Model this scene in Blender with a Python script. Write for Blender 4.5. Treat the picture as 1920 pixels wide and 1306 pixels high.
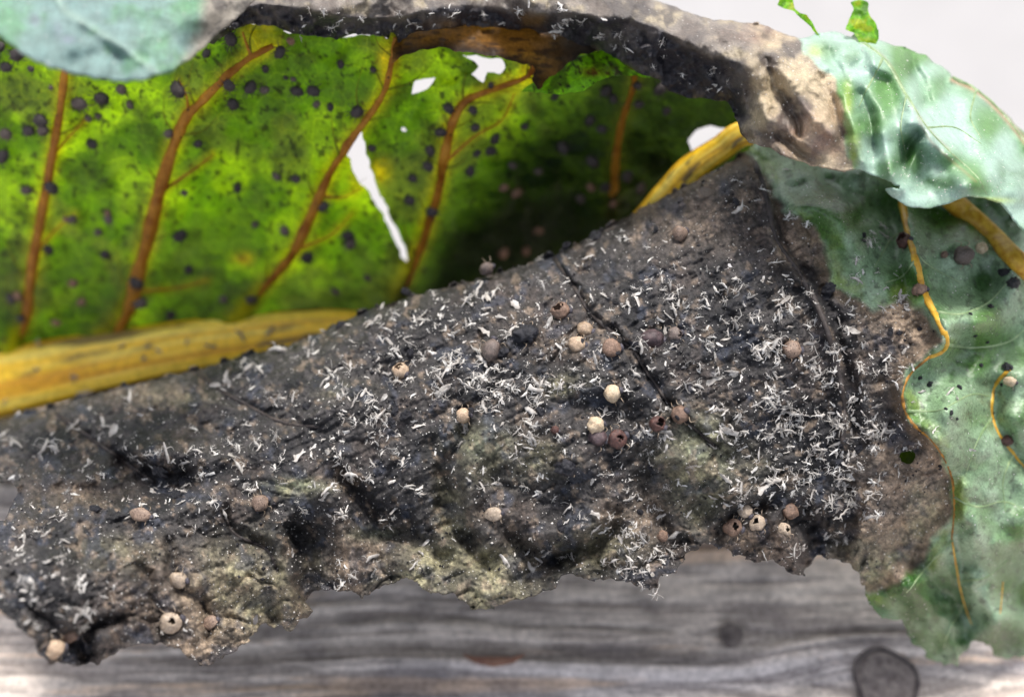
import bpy, math, random
import numpy as np
from mathutils import Vector, Matrix

for o in list(bpy.data.objects):
    bpy.data.objects.remove(o)
scene = bpy.context.scene
COL = scene.collection
R = math.radians
rng = np.random.default_rng(7)
random.seed(7)

# ------------------------------------------------------------------ camera
MM = 0.001
PITCH = R(57)
HFOV = R(45)
K = 2 * math.tan(HFOV / 2) / 1920.0
CAM_H = 222.0                                  # mm above the plank
FOCUS = 193.0
cam = bpy.data.cameras.new('camera')
cam.sensor_fit = 'HORIZONTAL'
cam.sensor_width = 36
cam.angle = HFOV
cam.clip_start = 0.005
cam.clip_end = 100
cam.dof.use_dof = True
cam.dof.focus_distance = FOCUS * MM
cam.dof.aperture_fstop = 8.0
# real aperture is about 6 mm
cam_o = bpy.data.objects.new('camera', cam)
COL.objects.link(cam_o)
cam_o.location = (0, 0, CAM_H * MM)
cam_o.rotation_euler = (R(90) - PITCH, 0, 0)
scene.camera = cam_o

# ------------------------------------------------------------------ light
SUN_TO = Vector((0.12, 0.44, 0.86)).normalized()
w = bpy.data.worlds.new('World')
scene.world = w
w.use_nodes = True
nt = w.node_tree
nt.nodes.clear()
sky = nt.nodes.new('ShaderNodeTexSky')
sky.sky_type = 'NISHITA'
sky.sun_disc = False
sky.sun_elevation = math.asin(SUN_TO.z)
sky.sun_rotation = math.atan2(SUN_TO.x, SUN_TO.y)
sky.air_density = 1.0
sky.dust_density = 4.0
hs = nt.nodes.new('ShaderNodeHueSaturation')
hs.inputs['Saturation'].default_value = 0.45
bg = nt.nodes.new('ShaderNodeBackground')
bg.inputs['Strength'].default_value = 0.14
wo = nt.nodes.new('ShaderNodeOutputWorld')
nt.links.new(sky.outputs[0], hs.inputs['Color'])
nt.links.new(hs.outputs[0], bg.inputs['Color'])
nt.links.new(bg.outputs[0], wo.inputs['Surface'])
sun = bpy.data.lights.new('sun', 'SUN')
sun.energy = 2.1
sun.angle = R(10)
sun.color = (1.0, 0.96, 0.90)
sun_o = bpy.data.objects.new('sun', sun)
COL.objects.link(sun_o)
sun_o.rotation_euler = SUN_TO.to_track_quat('Z', 'Y').to_euler()
vs = scene.view_settings
vs.view_transform = 'Standard'
vs.look = 'None'
vs.gamma = 1
vs.use_curve_mapping = False
vs.exposure = 0.87

# ------------------------------------------------------------------ helpers
CP, SP = math.cos(PITCH), math.sin(PITCH)

def at(px, py, d):
    """pixel of the photograph and depth in mm -> world point in mm (arrays or scalars)"""
    px, py, d = np.broadcast_arrays(np.asarray(px, float), np.asarray(py, float), np.asarray(d, float))
    tx = (px - 960) * K
    ty = (653 - py) * K
    return np.stack([d * tx, d * (CP + ty * SP), CAM_H + d * (-SP + ty * CP)], -1)

def plank_depth(py):
    return CAM_H / (SP - (653 - np.asarray(py, float)) * K * CP)

def lin(r, g, b):
    c = np.array([r, g, b], float) / 255.0
    return np.where(c <= 0.04045, c / 12.92, ((c + 0.055) / 1.055) ** 2.4)

_perm = rng.permutation(4096)
_grad = rng.normal(size=(4096, 3))
_grad /= np.linalg.norm(_grad, axis=1)[:, None]

def noise3(p):
    p = np.asarray(p, float)
    i = np.floor(p).astype(int)
    f = p - i
    u = f * f * f * (f * (f * 6 - 15) + 10)
    out = 0
    for dx in (0, 1):
        for dy in (0, 1):
            for dz in (0, 1):
                h = _perm[(i[..., 0] + dx) & 4095]
                h = _perm[(h + i[..., 1] + dy) & 4095]
                h = _perm[(h + i[..., 2] + dz) & 4095]
                g = _grad[h]
                dot = g[..., 0] * (f[..., 0] - dx) + g[..., 1] * (f[..., 1] - dy) + g[..., 2] * (f[..., 2] - dz)
                wgt = (u[..., 0] if dx else 1 - u[..., 0]) * (u[..., 1] if dy else 1 - u[..., 1]) * (u[..., 2] if dz else 1 - u[..., 2])
                out = out + dot * wgt
    return out * 1.5

def fbm(x, y, scale, octv=4, seed=0, gain=0.5, sy=1.0):
    v, a = 0, 1.0
    x = np.asarray(x, float); y = np.asarray(y, float)
    s = 1.0 / scale
    for k in range(octv):
        v = v + a * noise3(np.stack([x * s, y * s * sy, np.full_like(x, seed * 17.3 + k * 5.1)], -1))
        a *= gain
        s *= 2.03
    return v

def ridged(x, y, scale, octv=4, seed=0, gain=0.5):
    v, a, s = 0, 1.0, 1.0 / scale
    for k in range(octv):
        n = noise3(np.stack([x * s, y * s, np.full_like(x, seed * 11.7 + k * 3.7)], -1))
        v = v + a * (1 - np.abs(n) * 2)
        a *= gain
        s *= 2.1
    return v

def sstep(a, b, x):
    t = np.clip((x - a) / (b - a), 0, 1)
    return t * t * (3 - 2 * t)

def seg_dist(x, y, poly, closed=False):
    """distance to a polyline, and the nearest point"""
    poly = np.asarray(poly, float)
    n = len(poly)
    best = np.full(x.shape, 1e18)
    bx = np.zeros_like(x); by = np.zeros_like(y)
    for i in range(n if closed else n - 1):
        a = poly[i]; b = poly[(i + 1) % n]
        dx, dy = b - a
        L = dx * dx + dy * dy + 1e-12
        t = np.clip(((x - a[0]) * dx + (y - a[1]) * dy) / L, 0, 1)
        qx = a[0] + t * dx; qy = a[1] + t * dy
        d = (x - qx) ** 2 + (y - qy) ** 2
        m = d < best
        best = np.where(m, d, best); bx = np.where(m, qx, bx); by = np.where(m, qy, by)
    return np.sqrt(best), bx, by

def inside(x, y, poly):
    poly = np.asarray(poly, float)
    r = np.zeros(x.shape, bool)
    n = len(poly)
    for i in range(n):
        x0, y0 = poly[i]; x1, y1 = poly[(i + 1) % n]
        if y0 == y1:
            continue
        c = ((y0 > y) != (y1 > y)) & (x < (x1 - x0) * (y - y0) / (y1 - y0) + x0)
        r ^= c
    return r

def rag(poly, amp=4.0, step=7.0, seed=1, closed=True, scale=22.0):
    """subdivide an outline and make it uneven"""
    poly = np.asarray(poly, float)
    out = []
    n = len(poly)
    for i in range(n if closed else n - 1):
        a = poly[i]; b = poly[(i + 1) % n]
        m = max(1, int(np.hypot(*(b - a)) / step))
        for j in range(m):
            out.append(a + (b - a) * j / m)
    out = np.array(out)
    out[:, 0] += amp * fbm(out[:, 0], out[:, 1], scale, 3, seed)
    out[:, 1] += amp * fbm(out[:, 0], out[:, 1], scale, 3, seed + 5)
    return out

def smooth_line(pts, n=60):
    """Catmull-Rom through points of any dimension"""
    p = np.asarray(pts, float)
    p = np.vstack([2 * p[0] - p[1], p, 2 * p[-1] - p[-2]])
    m = len(p) - 3
    t = np.linspace(0, m - 1e-6, n)
    i = t.astype(int); f = (t - i)[:, None]
    a, b, c, d = p[i], p[i + 1], p[i + 2], p[i + 3]
    return 0.5 * (2 * b + (c - a) * f + (2 * a - 5 * b + 4 * c - d) * f ** 2 + (3 * b - a - 3 * c + d) * f ** 3)

class TPS:
    def __init__(self, pts, lam=0.0):
        p = np.array(pts, float)
        self.c = p[:, :2] / 500.0
        n = len(p)
        Km = self._k(self.c, self.c) + lam * np.eye(n)
        P = np.hstack([np.ones((n, 1)), self.c])
        A = np.zeros((n + 3, n + 3))
        A[:n, :n] = Km; A[:n, n:] = P; A[n:, :n] = P.T
        self.w = np.linalg.solve(A, np.concatenate([p[:, 2], np.zeros(3)]))
    def _k(self, a, b):
        r2 = ((a[:, None, :] - b[None, :, :]) ** 2).sum(-1)
        return np.where(r2 > 0, 0.5 * r2 * np.log(r2 + 1e-20), 0)
    def __call__(self, x, y):
        x = np.asarray(x, float); y = np.asarray(y, float)
        q = np.stack([x.ravel(), y.ravel()], -1) / 500.0
        out = np.empty(len(q))
        for s in range(0, len(q), 40000):
            qq = q[s:s + 40000]
            out[s:s + 40000] = self._k(qq, self.c) @ self.w[:-3] + self.w[-3] + qq @ self.w[-2:]
        return out.reshape(x.shape)

# ------------------------------------------------------------------ objects
def mesh_obj(name, verts_mm, faces, mat, parent=None, smooth=True, col=None, loc_mm=None):
    me = bpy.data.meshes.new(name)
    v = np.asarray(verts_mm, float)
    if loc_mm is not None:
        v = v - np.asarray(loc_mm)
    me.from_pydata((v * MM).tolist(), [], faces if isinstance(faces, list) else faces.tolist())
    if smooth:
        me.polygons.foreach_set('use_smooth', np.ones(len(me.polygons), bool))
    if col is not None:
        a = me.color_attributes.new('Col', 'FLOAT_COLOR', 'POINT')
        c4 = np.ones((len(v), 4), np.float32)
        c4[:, :col.shape[1]] = col
        a.data.foreach_set('color', c4.ravel())
    me.materials.append(mat)
    me.update()
    o = bpy.data.objects.new(name, me)
    COL.objects.link(o)
    if loc_mm is not None:
        o.location = np.asarray(loc_mm) * MM
    if parent is not None:
        o.parent = parent
    return o

def tag(o, label=None, cat=None, group=None, kind=None):
    if label: o['label'] = label
    if cat: o['category'] = cat
    if group: o['group'] = group
    if kind: o['kind'] = kind
    return o

def empty(name, loc_mm=(0, 0, 0)):
    o = bpy.data.objects.new(name, None)
    o.empty_display_size = 0.002
    COL.objects.link(o)
    o.location = np.asarray(loc_mm, float) * MM
    return o

def build_sheet(name, outline, step, depth_fn, color_fn, mat, parent, holes=(), thick=0.0, clamp=True):
    ol = np.asarray(outline, float)
    x0, y0 = ol.min(0) - step; x1, y1 = ol.max(0) + step
    nx = int((x1 - x0) / step) + 2; ny = int((y1 - y0) / step) + 2
    gx, gy = np.meshgrid(x0 + np.arange(nx) * step, y0 + np.arange(ny) * step)
    cx = gx[:-1, :-1] + step / 2; cy = gy[:-1, :-1] + step / 2
    keep = inside(cx, cy, ol)
    for h in holes:
        keep &= ~inside(cx, cy, h)
    fi, fj = np.nonzero(keep)
    idx = np.arange(nx * ny).reshape(ny, nx)
    q = np.stack([idx[fi, fj], idx[fi + 1, fj], idx[fi + 1, fj + 1], idx[fi, fj + 1]], -1)
    cnt = np.bincount(q.ravel(), minlength=nx * ny)
    used = cnt > 0
    remap = np.cumsum(used) - 1
    X = gx.ravel()[used].copy(); Y = gy.ravel()[used].copy()
    bnd = cnt[used] < 4
    bx_, by_ = X[bnd], Y[bnd]
    best = np.full(bx_.shape, 1e9); sx = bx_.copy(); sy = by_.copy()
    for poly in [ol] + list(holes):
        d, qx, qy = seg_dist(bx_, by_, poly, True)
        m = d < best
        best = np.where(m, d, best); sx = np.where(m, qx, sx); sy = np.where(m, qy, sy)
    ok = best < step * 1.3
    X[bnd] = np.where(ok, sx, bx_); Y[bnd] = np.where(ok, sy, by_)
    D = depth_fn(X, Y)
    if clamp:
        D = np.minimum(D, plank_depth(Y) - 0.6)
    V = at(X, Y, D)
    F = remap[q]
    c = color_fn(X, Y)
    o = mesh_obj(name, V, F, mat, parent, True, c)
    if thick:
        md = o.modifiers.new('thickness', 'SOLIDIFY')
        md.thickness = thick * MM
        md.offset = -1
    return o

def sweep(path, radii, nseg=10, flat=1.0, up=None, ridges=0, cap=True):
    """tube through 3-D points with a radius at each; returns verts, faces"""
    path = np.asarray(path, float)
    n = len(path)
    radii = np.broadcast_to(np.asarray(radii, float), (n,))
    T = np.gradient(path, axis=0)
    T /= np.linalg.norm(T, axis=1)[:, None] + 1e-12
    ref = np.array(up if up is not None else (0.3, 0.2, 0.93), float)
    V = []
    ang = np.linspace(0, 2 * np.pi, nseg, endpoint=False)
    for i in range(n):
        s = np.cross(T[i], ref); s /= np.linalg.norm(s) + 1e-12
        u = np.cross(s, T[i])
        rr = radii[i] * (1 + (0.03 * np.sin(ang * ridges + 0.8 * np.sin(i * 0.05)) if ridges else 0))
        V.append(path[i] + (np.cos(ang) * rr)[:, None] * s + (np.sin(ang) * rr * flat)[:, None] * u)
    V = np.concatenate(V)
    F = []
    for i in range(n - 1):
        for j in range(nseg):
            k = (j + 1) % nseg
            F.append([i * nseg + j, i * nseg + k, (i + 1) * nseg + k, (i + 1) * nseg + j])
    if cap:
        F.append(list(range(nseg))[::-1])
        F.append([(n - 1) * nseg + j for j in range(nseg)])
    return V, F

def merge(parts):
    V, F, o = [], [], 0
    for v, f in parts:
        V.append(np.asarray(v)); F += [[i + o for i in q] for q in f]; o += len(v)
    return np.concatenate(V), F

# ------------------------------------------------------------------ materials
def new_mat(name):
    m = bpy.data.materials.new(name)
    m.use_nodes = True
    t = m.node_tree
    t.nodes.clear()
    out = t.nodes.new('ShaderNodeOutputMaterial')
    return m, t, out

def nd(t, kind, **kw):
    n = t.nodes.new(kind)
    for k, v in kw.items():
        if k in n.inputs:
            n.inputs[k].default_value = v
        else:
            setattr(n, k, v)
    return n

def noise_node(t, scale, detail=4, rough=0.6, vec=None, dist=0.0):
    n = nd(t, 'ShaderNodeTexNoise')
    n.inputs['Scale'].default_value = scale
    n.inputs['Detail'].default_value = detail
    n.inputs['Roughness'].default_value = rough
    n.inputs['Distortion'].default_value = dist
    if vec is not None:
        t.links.new(vec, n.inputs['Vector'])
    return n

def ramp(t, fac, stops):
    r = t.nodes.new('ShaderNodeValToRGB')
    el = r.color_ramp.elements
    while len(el) < len(stops):
        el.new(0.5)
    for e, (p, c) in zip(el, stops):
        e.position = p
        e.color = (*c, 1) if len(c) == 3 else c
    t.links.new(fac, r.inputs['Fac'])
    return r

def mixc(t, a, b, fac, mode='MIX'):
    m = t.nodes.new('ShaderNodeMix')
    m.data_type = 'RGBA'
    m.blend_type = mode
    for s, v in ((6, a), (7, b)):
        if hasattr(v, 'is_output'):
            t.links.new(v, m.inputs[s])
        else:
            m.inputs[s].default_value = (*v, 1)
    if hasattr(fac, 'is_output'):
        t.links.new(fac, m.inputs[0])
    else:
        m.inputs[0].default_value = fac
    return m.outputs[2]

def mmath(t, op, a, b=None):
    m = t.nodes.new('ShaderNodeMath')
    m.operation = op
    for i, v in enumerate((a, b)):
        if v is None: continue
        if hasattr(v, 'is_output'): t.links.new(v, m.inputs[i])
        else: m.inputs[i].default_value = v
    return m.outputs[0]

def leaf_material(name, rough=0.5, spec=0.4, transl=0.0, bump_mm=0.12, grain=1800, speck=0.0,
                  speck_col=(0.6, 0.58, 0.55), var=0.35, trans_gain=(1, 1, 1), sheen=0.0, bump2=0.0, gloss=None, net=False):
    m, t, out = new_mat(name)
    at_ = nd(t, 'ShaderNodeAttribute', attribute_name='Col')
    tc = nd(t, 'ShaderNodeTexCoord')
    ob = tc.outputs['Object']
    n1 = noise_node(t, grain, 6, 0.7, ob)
    n2 = noise_node(t, grain * 0.22, 4, 0.6, ob)
    r1 = ramp(t, n1.outputs['Fac'], [(0.3, (1 - var,) * 3), (0.7, (1 + var,) * 3)])
    vf = 1.0 if gloss is None else mmath(t, 'ADD', mmath(t, 'MULTIPLY', at_.outputs['Alpha'], 0.45), 0.55)
    c = mixc(t, at_.outputs['Color'], r1.outputs['Color'], vf, 'MULTIPLY')
    r2 = ramp(t, n2.outputs['Fac'], [(0.3, (1 - var * 0.6,) * 3), (0.7, (1 + var * 0.6,) * 3)])
    c = mixc(t, c, r2.outputs['Color'], vf, 'MULTIPLY')
    if speck > 0:
        vo = nd(t, 'ShaderNodeTexVoronoi')
        vo.inputs['Scale'].default_value = 1500
        t.links.new(ob, vo.inputs['Vector'])
        sep = nd(t, 'ShaderNodeSeparateColor')
        t.links.new(vo.outputs['Color'], sep.inputs[0])
        near = mmath(t, 'LESS_THAN', vo.outputs['Distance'], 0.17)
        few = mmath(t, 'LESS_THAN', sep.outputs[0], speck)
        c = mixc(t, c, speck_col, mmath(t, 'MULTIPLY', near, few))
    if net:      # fine net of small veins
        for sc_, w_, k_ in ((260, 0.05, 0.30), (800, 0.07, 0.22)):
            vo = nd(t, 'ShaderNodeTexVoronoi', feature='DISTANCE_TO_EDGE')
            vo.inputs['Scale'].default_value = sc_
            wv = nd(t, 'ShaderNodeVectorMath', operation='SCALE'); wv.inputs['Scale'].default_value = 0.0016
            t.links.new(n2.outputs['Color'], wv.inputs[0])
            av = nd(t, 'ShaderNodeVectorMath', operation='ADD')
            t.links.new(ob, av.inputs[0]); t.links.new(wv.outputs[0], av.inputs[1])
            t.links.new(av.outputs[0], vo.inputs['Vector'])
            lr = ramp(t, vo.outputs['Distance'], [(0.0, (1 + 1.6 * k_, 1 + 1.2 * k_, 1)), (w_, (1, 1, 1))])
            c = mixc(t, c, lr.outputs['Color'], 1.0, 'MULTIPLY')
    p = nd(t, 'ShaderNodeBsdfPrincipled')
    t.links.new(c, p.inputs['Base Color'])
    rr = ramp(t, n2.outputs['Fac'], [(0.3, (max(0.05, rough - 0.15),) * 3), (0.7, (min(1, rough + 0.15),) * 3)])
    if gloss is None:
        t.links.new(rr.outputs['Color'], p.inputs['Roughness'])
    else:
        t.links.new(mixc(t, (gloss,) * 3, rr.outputs['Color'], at_.outputs['Alpha']), p.inputs['Roughness'])
    p.inputs['Specular IOR Level'].default_value = spec
    p.inputs['Sheen Weight'].default_value = sheen
    b = nd(t, 'ShaderNodeBump')
    b.inputs['Strength'].default_value = 1.0
    if gloss is not None:
        t.links.new(mmath(t, 'ADD', mmath(t, 'MULTIPLY', at_.outputs['Alpha'], 0.75), 0.25), b.inputs['Strength'])
    b.inputs['Distance'].default_value = bump_mm * MM
    t.links.new(n1.outputs['Fac'], b.inputs['Height'])
    nrm = b.outputs[0]
    if bump2:
        b2 = nd(t, 'ShaderNodeBump')
        b2.inputs['Distance'].default_value = bump2 * MM
        t.links.new(n2.outputs['Fac'], b2.inputs['Height'])
        t.links.new(nrm, b2.inputs['Normal'])
        if gloss is not None:
            t.links.new(vf, b2.inputs['Strength'])
        nrm = b2.outputs[0]
    t.links.new(nrm, p.inputs['Normal'])
    if transl > 0:
        tr = nd(t, 'ShaderNodeBsdfTranslucent')
        tc2 = mixc(t, c, trans_gain, 1.0, 'MULTIPLY')
        t.links.new(tc2, tr.inputs['Color'])
        mx = nd(t, 'ShaderNodeMixShader')
        mx.inputs[0].default_value = transl
        t.links.new(p.outputs[0], mx.inputs[1])
        t.links.new(tr.outputs[0], mx.inputs[2])
        t.links.new(mx.outputs[0], out.inputs['Surface'])
    else:
        t.links.new(p.outputs[0], out.inputs['Surface'])
    return m

def plain_material(name, c1, c2, scale, rough=0.6, spec=0.3, bump_mm=0.05, transl=0.0, spots=None, objrand=0.0, detail=4):
    m, t, out = new_mat(name)
    tc = nd(t, 'ShaderNodeTexCoord')
    n1 = noise_node(t, scale, detail, 0.65, tc.outputs['Object'])
    r = ramp(t, n1.outputs['Fac'], [(0.32, tuple(c1)), (0.68, tuple(c2))])
    c = r.outputs['Color']
    if spots is not None:
        vo = nd(t, 'ShaderNodeTexVoronoi')
        vo.inputs['Scale'].default_value = spots[0]
        t.links.new(tc.outputs['Object'], vo.inputs['Vector'])
        c = mixc(t, c, spots[2], mmath(t, 'LESS_THAN', vo.outputs['Distance'], spots[1]))
    if objrand:
        oi = nd(t, 'ShaderNodeObjectInfo')
        rr = ramp(t, oi.outputs['Random'], [(0, (1 - objrand,) * 3), (1, (1 + objrand * 0.4,) * 3)])
        c = mixc(t, c, rr.outputs['Color'], 1.0, 'MULTIPLY')
    p = nd(t, 'ShaderNodeBsdfPrincipled')
    t.links.new(c, p.inputs['Base Color'])
    p.inputs['Roughness'].default_value = rough
    p.inputs['Specular IOR Level'].default_value = spec
    b = nd(t, 'ShaderNodeBump')
    b.inputs['Distance'].default_value = bump_mm * MM
    t.links.new(n1.outputs['Fac'], b.inputs['Height'])
    t.links.new(b.outputs[0], p.inputs['Normal'])
    if transl:
        tr = nd(t, 'ShaderNodeBsdfTranslucent')
        t.links.new(c, tr.inputs['Color'])
        mx = nd(t, 'ShaderNodeMixShader')
        mx.inputs[0].default_value = transl
        t.links.new(p.outputs[0], mx.inputs[1]); t.links.new(tr.outputs[0], mx.inputs[2])
        t.links.new(mx.outputs[0], out.inputs['Surface'])
    else:
        t.links.new(p.outputs[0], out.inputs['Surface'])
    return m

# ------------------------------------------------------------------ setting: ground and plank
m_backdrop = plain_material('pale_backdrop', (0.34, 0.332, 0.333), (0.37, 0.361, 0.362), 30, 0.9, 0.1, 0.3)  # backdrop sheet added to give the blown-out white behind the leaf
gx, gy = np.meshgrid(np.linspace(-30000, 30000, 25), np.linspace(-30000, 30000, 25))
gi = np.arange(625).reshape(25, 25)
gf = np.stack([gi[:-1, :-1], gi[:-1, 1:], gi[1:, 1:], gi[1:, :-1]], -1).reshape(-1, 4)
g = mesh_obj('backdrop', np.stack([gx.ravel(), gy.ravel(), np.full(625, -420.0)], -1), gf, m_backdrop)
tag(g, 'pale sheet added as a bright ground behind the leaf', 'backdrop', kind='structure')

PL_X0, PL_X1, PL_Y0, PL_Y1 = -240, 240, -45, 154

def to_plank(px, py):
    p = at(px, py, plank_depth(py))
    return p[..., 0], p[..., 1]

KNOT1 = to_plank(1372, 1190)
KNOT2 = to_plank(1662, 1278)
CRACK = [to_plank(*p) for p in ((840, 1150), (960, 1166), (1100, 1170), (1260, 1178))]

def plank_height(x, y):
    # grain bends round the knots
    yy = y + 2.5 * fbm(x, y, 90, 2, 3) 
    for (kx, ky), r in ((KNOT1, 2.2), (KNOT2, 6.5)):
        d2 = (x - kx) ** 2 / 4 + (y - ky) ** 2
        yy = yy + np.sign(y - ky) * -r * np.exp(-d2 / (r * r * 2.2))
    s = fbm(x * 0.045, yy, 3.2, 4, 11, 0.6)
    fine = fbm(x * 0.06, yy, 0.9, 3, 12, 0.7)
    h = 0.45 * s + 0.16 * fine
    cr = -np.clip(fbm(x * 0.03, yy, 5.0, 2, 15) - 0.36, 0, 1) * 4.0
    d, _, _ = seg_dist(x, y, np.array(CRACK))
    cr = cr - 0.5 * np.exp(-(d / 0.8) ** 2)
    return h + cr, s, fine, cr

nxp, nyp = 620, 520
px_, py_ = np.meshgrid(np.linspace(PL_X0, PL_X1, nxp), np.linspace(PL_Y0, PL_Y1, nyp))
h, s_, f_, cr_ = plank_height(px_, py_)
colr = np.zeros((nyp, nxp, 3))
base = lin(228, 214, 202)
tan_ = lin(224, 192, 162)
dark = lin(172, 160, 152)
k1 = sstep(0.05, 0.55, s_ + 0.5 * f_)
tmask = sstep(0.12, 0.5, fbm(px_ * 0.05, py_, 6, 3, 21) + 0.25 * f_)[..., None]
colr[:] = dark + (base - dark) * sstep(-0.5, 0.35, s_ + 0.7 * f_)[..., None]
colr = colr * (1 - 0.8 * tmask) + tan_ * 0.8 * tmask
colr *= (1 - 0.4 * sstep(0.02, 0.5, -cr_))[..., None]
blot = sstep(0.25, 0.6, fbm(px_ * 0.35, py_, 5, 3, 31))[..., None]
colr = colr * (1 - 0.45 * blot) + lin(124, 116, 114) * 0.45 * blot
blue = sstep(0.0, 0.6, fbm(px_ * 0.1, py_, 12, 2, 41))[..., None]
colr = colr * (1 + blue * np.array([-0.06, -0.02, 0.08]))
m_wood = leaf_material('weathered_wood', 0.85, 0.15, 0, 0.15, 900, 0, var=0.3)
top = np.stack([px_.ravel(), py_.ravel(), np.minimum(h, 0.9).ravel() - 0.9], -1)
pi = np.arange(nxp * nyp).reshape(nyp, nxp)
pf = np.stack([pi[:-1, :-1], pi[:-1, 1:], pi[1:, 1:], pi[1:, :-1]], -1).reshape(-1, 4).tolist()
# sides and underside of the board
ring = list(pi[0, :]) + list(pi[1:, -1]) + list(pi[-1, -2::-1]) + list(pi[-2:0:-1, 0])
nt0 = len(top)
low = top[ring].copy(); low[:, 2] = -28
verts = np.vstack([top, low])
nr = len(ring)
for i in range(nr):
    j = (i + 1) % nr
    pf.append([int(ring[j]), int(ring[i]), nt0 + i, nt0 + j])
pf.append([nt0 + i for i in range(nr)][::-1])
cc = np.vstack([colr.reshape(-1, 3), colr.reshape(-1, 3)[ring]])
plank = mesh_obj('wooden_plank', verts, pf, m_wood, None, True, cc)
tag(plank, 'weathered grey wooden plank with long grain under the leaf', 'plank', kind='structure')

m_knot = plain_material('knot_wood', lin(96, 87, 86), lin(150, 140, 134), 420, 0.85, 0.15, 0.3)
m_knotring = plain_material('knot_ring', lin(80, 73, 74), lin(118, 110, 107), 500, 0.9, 0.1, 0.3)
m_splinter = plain_material('reddish_splinter', lin(128, 92, 80), lin(160, 122, 104), 300, 0.8, 0.2, 0.2)

def knot(c, rx, ry, mat, ringmat):
    n = 40
    a = np.linspace(0, 2 * np.pi, n, endpoint=False)
    wob = 1 + 0.05 * np.sin(3 * a + 1) + 0.03 * np.sin(5 * a)
    V = [[c[0], c[1], 0.05]]
    rows = 6
    for i in range(1, rows + 1):
        f = i / rows
        for k in range(n):
            x = c[0] + rx * f * wob[k] * math.cos(a[k]); y = c[1] + ry * f * wob[k] * math.sin(a[k])
            V.append([x, y, 0.15 - 0.5 * f ** 6 + 0.25 * math.sin(f * 14 + k * 0.3)])
    F = [[0, 1 + k, 1 + (k + 1) % n] for k in range(n)]
    for i in range(rows - 1):
        for k in range(n):
            q = 1 + i * n
            F.append([q + k, q + n + k, q + n + (k + 1) % n, q + (k + 1) % n])
    o = mesh_obj('knot', V, F, mat, plank)
    P = np.stack([c[0] + rx * wob * np.cos(a), c[1] + ry * wob * np.sin(a), np.full(n, -0.1)], -1)
    P = np.vstack([P, P[:1]])
    v, f = sweep(P, 0.42 * (rx / 5) ** 0.5, 6, cap=False)
    mesh_obj('bark_ring', v, f, ringmat, o)
    return o
knot(KNOT1, 1.9, 2.2, m_knot, m_knot)
knot(KNOT2, 5.6, 6.4, m_knot, m_knotring)
sp = to_plank(np.array([868, 890, 925, 960, 985]), np.array([1226, 1236, 1240, 1237, 1226]))
v, f = sweep(np.stack([sp[0], sp[1], np.full(5, 0.1)], -1), [0.15, 0.7, 1.1, 0.7, 0.1], 8, 0.5)
mesh_obj('splinter', v, f, m_splinter, plank)

# ------------------------------------------------------------------ the leaf
leaf = empty('cabbage_leaf', (0, 110, 0))
tag(leaf, 'large curled cabbage leaf, half green and half rotted black, lying on the plank', 'leaf')
leaf_world = Matrix.Translation(leaf.location)

def part(o):
    """keep world place when parented to the leaf's empty"""
    o.matrix_parent_inverse = leaf_world.inverted()
    return o

CREST = [(-80, 800), (0, 785), (90, 765), (180, 735), (290, 708), (380, 690), (470, 662), (560, 640), (640, 602), (700, 578), (780, 552), (870, 530),
         (960, 502), (1040, 478), (1130, 432), (1200, 392), (1290, 345), (1350, 312), (1388, 292)]
BOTTOM = [(1980, 1225), (1920, 1228), (1890, 1236), (1865, 1222), (1840, 1200), (1815, 1208), (1795, 1248), (1770, 1246), (1730, 1222), (1700, 1186), (1690, 1168),
          (1655, 1158), (1630, 1130), (1622, 1098), (1605, 1068), (1570, 1046), (1530, 1040), (1516, 1056), (1508, 1080), (1488, 1078), (1468, 1058), (1440, 1046), (1400, 1050),
          (1370, 1034), (1340, 1016), (1318, 1022), (1290, 1034), (1268, 1070), (1240, 1084), (1224, 1108), (1200, 1096), (1165, 1084), (1130, 1086), (1095, 1078), (1060, 1074), (1040, 1100),
          (1000, 1116), (960, 1122), (922, 1142), (885, 1136), (850, 1108), (815, 1112), (790, 1100), (765, 1078), (735, 1092), (705, 1104), (676, 1122), (660, 1108), (620, 1100), (590, 1110), (572, 1128),
          (586, 1146), (560, 1158), (548, 1180), (520, 1172), (490, 1172), (474, 1182), (466, 1206), (430, 1222), (388, 1252), (355, 1232), (325, 1210), (290, 1206), (245, 1204),
          (222, 1222), (180, 1240), (140, 1246), (96, 1244), (70, 1216), (55, 1185), (25, 1160), (0, 1140), (-80, 1140)]
FRONT_OUT = rag(np.array(CREST + [(1420, 262), (1500, 225), (1700, 250), (1980, 300)] + BOTTOM), 8.0, 5, 3, True, 19)
ROT = [(-200, 200), (1400, 240), (1402, 285), (1440, 330), (1470, 395), (1525, 425), (1552, 478), (1558, 535), (1600, 552), (1640, 580), (1690, 556), (1725, 585), (1772, 640), (1735, 668), (1702, 692),
       (1690, 735), (1706, 788), (1750, 828), (1784, 895), (1786, 965), (1745, 1010), (1735, 1050), (1690, 1085), (1640, 1108), (1600, 1108), (1560, 1400), (-200, 1400)]
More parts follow.
